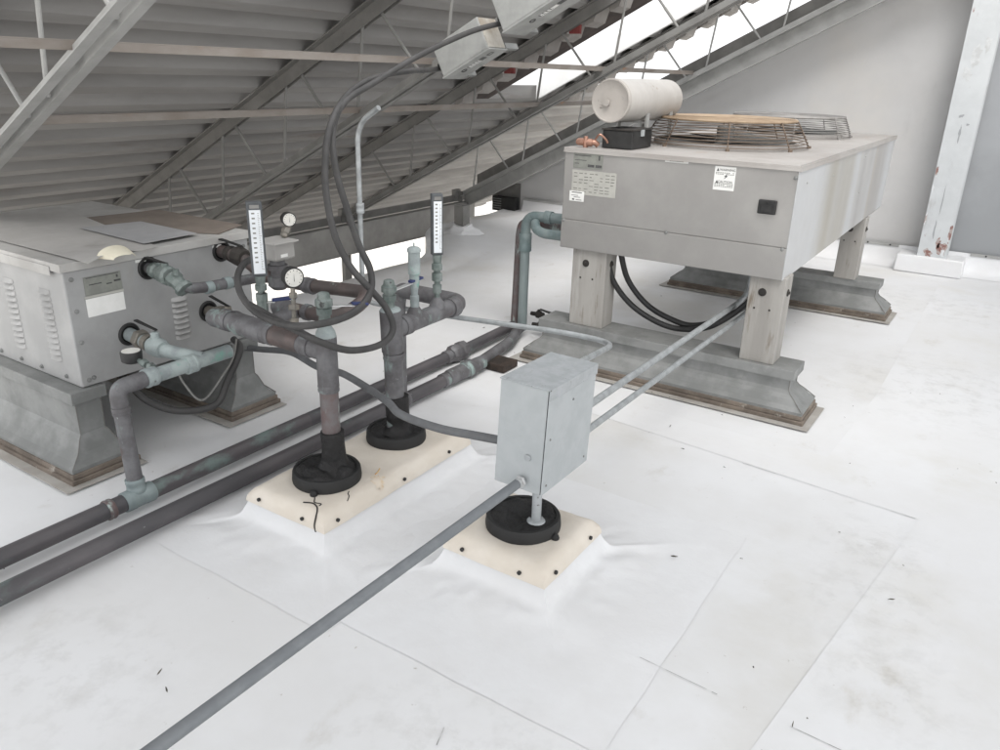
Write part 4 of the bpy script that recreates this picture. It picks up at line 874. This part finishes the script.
bm = B(); box(bm, (-2.6995, 2.35, .90), (-2.698, 2.39, .914)); obj('white_tag', bm, 'white', ac)
coupling('coupling', (-2.58, 2.40, .781), (1, 0, 0), .037, .06, 'solder', s3); coupling('coupling', (-2.42, 2.23, .725), (1, 0, 0), .036, .03, 'solder', s3)
def dial(parent, c, axis, R, foot, name='dial_gauge'):
    a = Vector(axis).normalized(); c = Vector(c); bm = B()
    rev(bm, c, a, [(-.030, R * .7), (-.024, R * .95), (.006, R), (.012, R), (.012, R * .9)], 28); g = obj(name, bm, 'black', parent, smooth=True)
    bm = B(); rev(bm, c + a * .0125, a, [(0, R * .86), (.001, R * .86)], 28); f = obj('dial_face', bm, 'lens', g)
    up = Vector((0, 0, 1)); s = a.cross(up).normalized(); u = s.cross(a).normalized(); bm = B(); o = c + a * .0150
    q = [o + u * (-R * .3) + s * R * .03, o + u * (R * .55), o + u * (-R * .3) - s * R * .03, o - u * R * .38]; bm.faces.new([bm.verts.new(p) for p in q])
    for k in range(11):
        t = math.radians(-135 + 27 * k); d = u * math.cos(t) + s * math.sin(t); e = a.cross(d)
        bm.faces.new([bm.verts.new(p) for p in (o + d * R * .64 + e * R * .025, o + d * R * .78 + e * R * .025, o + d * R * .78 - e * R * .025, o + d * R * .64 - e * R * .025)])
    obj('dial_marks', bm, 'ink', f)
    bm = B(); ft = Vector(foot); top = c - a * .008 - Vector((0, 0, R * .9)); tube(bm, [ft, top], .009, 8); L = (top - ft)
    for k, rr_ in ((.25, .018), (.55, .022), (.8, .016)): hexnut(bm, ft + L * k, L, rr_, .022)
    obj('gauge_stem', bm, 'bronze', g)
    return g
dial(s3, (-2.755, 2.46, 1.052), (.9, -.42, 0), .033, (-2.765, 2.43, .972))
s4 = thing('manifold_feed', 'black lever valve and bronze union at the far lower cabinet opening', 'valve', (-3.1, 2.258, .59))
pipe('nipple', [(-3.15, 2.258, .591), (-2.90, 2.235, .605), (-2.86, 2.20, .615)], .026, 'bronze', s4, fillet=.04)
bm = B(); hexnut(bm, (-3.03, 2.247, .598), (1, -.08, .06), .042, .045); hexnut(bm, (-2.975, 2.243, .600), (1, -.08, .06), .036, .02); obj('brass_union', bm, 'bronze', s4)
lever(s4, (-2.96, 2.245, .645), (-3.10, 2.25, .672)); bm = B(); rev(bm, (-2.97, 2.243, .61), (0, 0, 1), [(0, .022), (.04, .016)], 8); obj('valve_stem', bm, 'bronze', s4)

# ------------------------------------------------------------------ standpipe assemblies
def thermometer(parent, x, y, z0, zb, zt_, face, w_=.052):
    """square stem thermometer: stem z0..zb, case zb..zt"""
    a = Vector(face).normalized(); s = Vector((-a.y, a.x, 0)); rot = Matrix((s, -a, Vector((0, 0, 1)))).transposed().to_4x4(); mt = Matrix.Translation((x, y, 0)) @ rot
    bm = B(); box(bm, (-w_ / 2, -.012, zb), (w_ / 2, .022, zt_), mtx=mt); g = obj('thermometer', bm, 'case', parent, bevel=.004)
    bm = B(); box(bm, (-w_ * .36, -.0150, zb + .012), (w_ * .36, -.0125, zt_ - .032), mtx=mt); f = obj('scale', bm, 'scale', g)
    bm = B(); n = 11; hh = zt_ - .045 - (zb + .06)
    for k in range(n):
        z = zb + .06 + hh * k / (n - 1); box(bm, (-w_ * .22, -.0156, z - .003), (-w_ * .02, -.0151, z + .003), mtx=mt)
    for k in range(34):
        z = zb + .03 + (zt_ - .045 - zb - .03) * k / 33; box(bm, (w_ * .16, -.0156, z - .0008), (w_ * (.32 if k % 5 == 0 else .25), -.0151, z + .0008), mtx=mt)
    obj('scale_marks', bm, 'inkfaint', f)
    bm = B(); box(bm, (-w_ * .3, -.0150, zt_ - .026), (w_ * .3, -.0125, zt_ - .012), mtx=mt); obj('maker_strip', bm, 'steel', g)
    bm = B(); L = zb - z0
    rev(bm, (x, y, z0), (0, 0, 1), [(0, .013), (L * .16, .013), (L * .17, .020), (L * .34, .021), (L * .36, .014), (L * .42, .014), (L * .44, .024), (L * .60, .024), (L * .62, .015), (L * .66, .015), (L * .68, .024), (L * .80, .024), (L * .82, .018), (L, .022)], 12); obj('stem', bm, 'valvegreen', g)
    return g
def drain(parent, x, y, z, lev_to, h=.13):
    bm = B(); rev(bm, (x, y, z), (0, 0, 1), [(0, .024), (.03, .021), (.032, .028), (.058, .030), (.06, .024), (h - .05, .024), (h - .048, .033), (h - .025, .033), (h - .02, .026), (h, .022), (h + .004, .012)], 10); v = obj('relief_valve', bm, 'valvegreen', parent)
    a = Vector((x, y, z + h * .55)); b = Vector(lev_to); m_ = a.lerp(b, .68)
    lever(v, a, m_, .026, .005, 'chrome', 'lever'); lever(v, a.lerp(b, .64) + Vector((0, 0, .0055)), b + Vector((0, 0, .0055)), .030, .010, 'blue', 'grip')
    return v
A = thing('standpipe_assembly', 'near reddish standpipe with horizontal manifold, tall thermometer and dial gauge', 'pipe assembly', (-2.065, 1.985, .2), 'standpipe assemblies')
pipe('riser', [(-2.065, 1.985, .18), (-2.065, 1.985, .66)], .0365, 'redpipe', A, seg=22)
pipe('tee_body', [(-2.065, 1.985, .56), (-2.065, 1.985, .755)], .041, 'solder', A, seg=22)
bm = B(); rev(bm, (-2.065, 1.985, .753), (0, 0, 1), [(0, .041), (.02, .036), (.045, .022), (.06, .020)], 20); obj('reducer', bm, 'patina', A, smooth=True)
pipe('manifold', [(-2.065, 1.985, .692), (-2.66, 1.985, .708), (-2.74, 1.99, .70), (-2.80, 2.10, .655), (-2.87, 2.21, .612)], .040, 'solder', A, fillet=.09, seg=22)
pipe('oxide_section', [(-2.20, 1.985, .696), (-2.375, 1.985, .700)], .0412, 'brownpipe', A, seg=22)
for x in (-2.165, -2.38, -2.64): coupling('coupling', (x, 1.985, .694 + (-2.065 - x) * .024), (1, 0, -.02), .046, .05, 'solder', A)
coupling('coupling', (-2.065, 1.985, .545), (0, 0, 1), .042, .03, 'solder', A)
pipe('branch_tee', [(-2.47, 1.985, .70), (-2.47, 2.18, .712), (-2.52, 2.235, .715), (-2.62, 2.24, .716)], .038, 'solder', A, fillet=.05, seg=20)
pipe('tee_run', [(-2.40, 1.985, .7005), (-2.56, 1.985, .7045)], .047, 'solder', A, seg=22)
drain(A, -2.065, 1.985, .808, (-1.99, 2.14, .852), .115)
thermometer(A, -2.50, 2.06, .72, .905, 1.205, (.80, -.60, 0), .060)
v = B(); rev(v, (-2.50, 2.06, .755), (0, 0, 1), [(0, .022), (.05, .022)], 8); vo = obj('isolating_valve', v, 'valvegreen', A)
lever(vo, (-2.50, 2.06, .79), (-2.47, 2.10, .79), .026, .005, 'chrome', 'lever'); lever(vo, (-2.475, 2.09, .795), (-2.42, 2.17, .80), .032, .011, 'blue', 'grip')
dial(A, (-2.262, 2.02, .945), (.93, -.37, 0), .041, (-2.245, 1.995, .73))
Q = thing('standpipe_assembly', 'far grey standpipe with looped manifold, second thermometer and air vent', 'pipe assembly', (-2.09, 2.405, .2), 'standpipe assemblies')
pipe('riser', [(-2.09, 2.405, .18), (-2.095, 2.40, .60)], .041, 'solder', Q, seg=22)
pipe('tee_body', [(-2.095, 2.40, .57), (-2.098, 2.395, .755)], .047, 'solder', Q, seg=22)
bm = B(); rev(bm, (-2.098, 2.395, .752), (0, 0, 1), [(0, .047), (.012, .040), (.02, .02)], 20); obj('reducer', bm, 'patina', Q, smooth=True)
pipe('manifold', [(-2.098, 2.395, .665), (-2.105, 2.93, .668), (-2.30, 2.935, .665), (-2.50, 2.935, .662), (-2.515, 2.93, .60), (-2.512, 2.925, .08)], .040, 'solder', Q, fillet=.08, seg=22)
for y in (2.49, 2.84): coupling('coupling', (-2.10, y, .666), (0, 1, 0), .046, .05, 'solder', Q)
coupling('coupling', (-2.092, 2.403, .55), (0, 0, 1), .0475, .03, 'solder', Q)
for y in (2.565, 2.727):
    bm = B(); rev(bm, (-2.105, y, .69), (0, 0, 1), [(0, .040), (.02, .034), (.045, .018), (.05, .014)], 16); obj('saddle_boss', bm, 'solder', Q, smooth=True)
drain(Q, -2.10, 2.392, .765, (-2.10, 2.605, .846), .12)
bm = B(); rev(bm, (-2.105, 2.565, .73), (0, 0, 1), [(0, .020), (.05, .020), (.055, .015), (.075, .016), (.11, .022), (.145, .022), (.15, .028), (.155, .027), (.245, .027), (.247, .031), (.258, .030), (.266, .022), (.270, .004), (.285, .004)], 18); obj('air_vent', bm, 'patina', Q, smooth=True)
thermometer(Q, -2.105, 2.727, .725, .935, 1.205, (.80, -.60, 0), .050)

# ------------------------------------------------------------------ switch boxes under the deck, with hoses
def switch_box(o, L, Wd, Dp, label, mark):
    th = math.atan(SL); R_ = Matrix.Rotation(-th, 4, 'Y'); mt = Matrix.Translation(o) @ R_
    t = thing('switch_box', label, 'electrical box', o, 'grey switch boxes on the roof truss')
    bm = B(); box(bm, (0, 0, .006), (L - .004, Dp, Wd), mtx=mt); obj('enclosure', bm, 'eboxgrey', t, bevel=.006)
    bm = B(); box(bm, (-.004, -.005, -.004), (L + .004, Dp + .004, .0055), mtx=mt); cv = obj('cover', bm, 'eboxgrey', t, bevel=.002)
    bm = B(); box(bm, (L - .0035, .006, .010), (L + .001, Dp - .006, Wd - .006), mtx=mt); obj('end_panel', bm, 'eboxpale', t)
    bm = B(); z = -.0045
    def q(u0, u1, v0, v1): box(bm, (u0, v0, z - .0006), (u1, v1, z), mtx=mt)
    y0 = Dp * .30
    # warning strip: a ring shaped letter, small letters, a dark square, an open square
    torus(bm, mt @ Vector((L * .30, y0 + .016, z)), mt.to_3x3() @ Vector((0, 0, -1)), .015, .0035, 18, 5)
    for k in range(4): q(L * .40 + k * .022, L * .40 + k * .022 + .006, y0, y0 + .028); q(L * .40 + k * .022, L * .40 + k * .022 + .014, y0 + .024, y0 + .028)
    q(L * .66, L * .76, y0 - .004, y0 + .036)
    for (a0, a1, b0, b1) in ((L * .82, L * .84, y0, y0 + .032), (L * .84, L * .91, y0 + .026, y0 + .032), (L * .84, L * .91, y0, y0 + .006), (L * .91, L * .925, y0, y0 + .032)): q(a0, a1, b0, b1)
    obj('warning_strip', bm, 'ink', cv)
    bm = B(); box(bm, (L * .40, y0 + .005, z - .0003), (L * .64, y0 + .036, z), mtx=mt); obj('white_strip', bm, 'white', cv)
    bm = B(); rev(bm, mt @ Vector((-.002, Dp * .5, Wd * .5)), mt.to_3x3() @ Vector((-1, 0, 0)), [(0, .03), (.02, .03), (.022, .024), (.05, .024)], 14); obj('cable_gland', bm, 'black', t)
    for k in (-.01, L - .03):
        bm = B(); box(bm, (k + .01, Dp + .0045, .01), (k + .03, 3.96 - o[1], .04), mtx=mt); obj('mounting_strut', bm, 'galvold', t)
    return t
switch_box((-2.775, 3.66, 1.668), .335, .175, .17, 'lower grey switch box with warning strip, pale stained end facing the opening', 0)
switch_box((-2.37, 3.63, 1.895), .46, .19, .21, 'upper grey switch box with warning strip at the top edge of the view', 1)
HA = [(-2.80, 3.76, 1.735), (-2.84, 3.70, 1.715), (-2.8, 3.55, 1.705), (-2.7, 3.296, 1.700), (-2.6, 2.938, 1.674), (-2.5, 2.661, 1.624), (-2.4, 2.449, 1.55), (-2.32, 2.305, 1.455), (-2.26, 2.22, 1.332), (-2.2, 2.163, 1.23), (-2.12, 2.116, 1.109), (-2.08, 2.147, 0.993), (-2.03, 2.19, 0.91), (-1.99, 2.246, 0.819), (-1.965, 2.256, 0.733), (-1.965, 2.182, 0.689), (-1.965, 2.014, 0.711), (-1.98, 1.874, 0.779), (-2.03, 1.82, 0.824), (-2.2, 1.875, 0.818), (-2.33, 1.905, 0.826), (-2.42, 1.93, 0.828)]
HB = [(-2.37, 3.74, 1.965), (-2.42, 3.70, 1.945), (-2.5, 3.519, 1.892), (-2.55, 3.175, 1.772), (-2.5, 2.791, 1.649), (-2.42, 2.512, 1.572), (-2.36, 2.374, 1.469), (-2.28, 2.299, 1.324), (-2.2, 2.269, 1.183), (-2.12, 2.244, 1.054), (-2.06, 2.237, 0.968), (-2.02, 2.195, 0.898), (-1.99, 2.093, 0.854), (-1.975, 1.954, 0.842), (-2.0, 1.795, 0.855), (-2.2, 1.841, 0.828), (-2.38, 1.909, 0.821), (-2.48, 1.939, 0.866), (-2.54, 1.984, 0.917), (-2.6, 2.077, 0.944), (-2.72, 2.26, 0.925)]
HG = 'grey hoses hanging from the switch boxes'
tag(pipe('hanging_hose', HA, .0135, 'hose', loc=HA[0], sp=True, seg=12), 'dark grey hose from the lower switch box, ending in an open end by the manifold', 'hose', HG)
tag(pipe('hanging_hose', HB, .0135, 'hose', loc=HB[0], sp=True, seg=12), 'dark grey hose from the upper switch box, looping back to the actuator valve', 'hose', HG)
tag(pipe('drain_hose', [(-1.93, 4.15, .75), (-1.90, 4.165, .579), (-1.8, 4.25, .414), (-1.62, 4.27, .328), (-1.46, 4.28, .316), (-1.27, 4.22, .395), (-1.10, 4.25, .56), (-1.05, 4.27, .70)], .017, 'blackhose', loc=(-1.9, 4.15, .7), sp=True, seg=12), 'black hose sagging below the unit, the outer longer loop', 'hose', 'black hoses under the condensing unit')
tag(pipe('drain_hose', [(-1.88, 4.20, .75), (-1.84, 4.266, .557), (-1.72, 4.31, .413), (-1.56, 4.32, .348), (-1.42, 4.31, .340), (-1.24, 4.25, .430), (-1.09, 4.28, .56), (-1.03, 4.30, .70)], .017, 'blackhose', loc=(-1.85, 4.2, .7), sp=True, seg=12), 'black hose sagging below the unit, the inner shorter loop', 'hose', 'black hoses under the condensing unit')
tag(pipe('power_cable', [(-3.3, 1.84, .40), (-3.2, 1.845, .325), (-3.1, 1.869, .256), (-3.02, 1.961, .2), (-2.97, 2.115, .19), (-2.97, 2.202, .29), (-2.97, 2.289, .42), (-3.05, 2.32, .45)], .017, 'hose', loc=(-3.1, 1.9, .25), sp=True, seg=12), 'thick dark cable drooping under the louvered cabinet', 'cable')
tag(pipe('thin_wire', [(-2.99, 2.29, .47), (-2.97, 2.25, .40), (-2.95, 2.176, .344), (-2.93, 2.026, .256), (-3.0, 1.99, .325), (-3.06, 1.996, .39)], .005, 'steel', loc=(-2.95, 2.1, .3), sp=True, seg=8), 'thin grey wire dangling in front of the far cabinet rail', 'wire')

# ------------------------------------------------------------------ scattered leaf bits on the membrane
bm = B(); rl = random.Random(11)
for k in range(60):
    x, y = rl.uniform(-3.0, .9), rl.uniform(.5, 6.0)
    if -2.45 < x < -1.7 and 1.6 < y < 2.8: continue
    if -1.6 < x < -.9 and 1.8 < y < 2.5: continue
    L, wd, a = rl.choice((.003, .004, .004, .005, .006, .009, .014)) , rl.uniform(.0012, .003), rl.uniform(0, PI); d = Vector((math.cos(a), math.sin(a), 0)); n = Vector((-d.y, d.x, 0)); c = Vector((x, y, .0105))
    pts = [c - d * L, c - d * L * .2 + n * wd, c + d * L * .5 + n * wd * .7, c + d * L, c + d * L * .3 - n * wd * .8, c - d * L * .5 - n * wd]
    f = bm.faces.new([bm.verts.new(p + Vector((0, 0, rl.uniform(0, .004)))) for p in pts])
    e = bmesh.ops.extrude_face_region(bm, geom=[f]); bmesh.ops.translate(bm, vec=(0, 0, .0015), verts=[v for v in e['geom'] if isinstance(v, bmesh.types.BMVert)])
tag(obj('leaf_litter', bm, 'leaf'), kind='stuff')
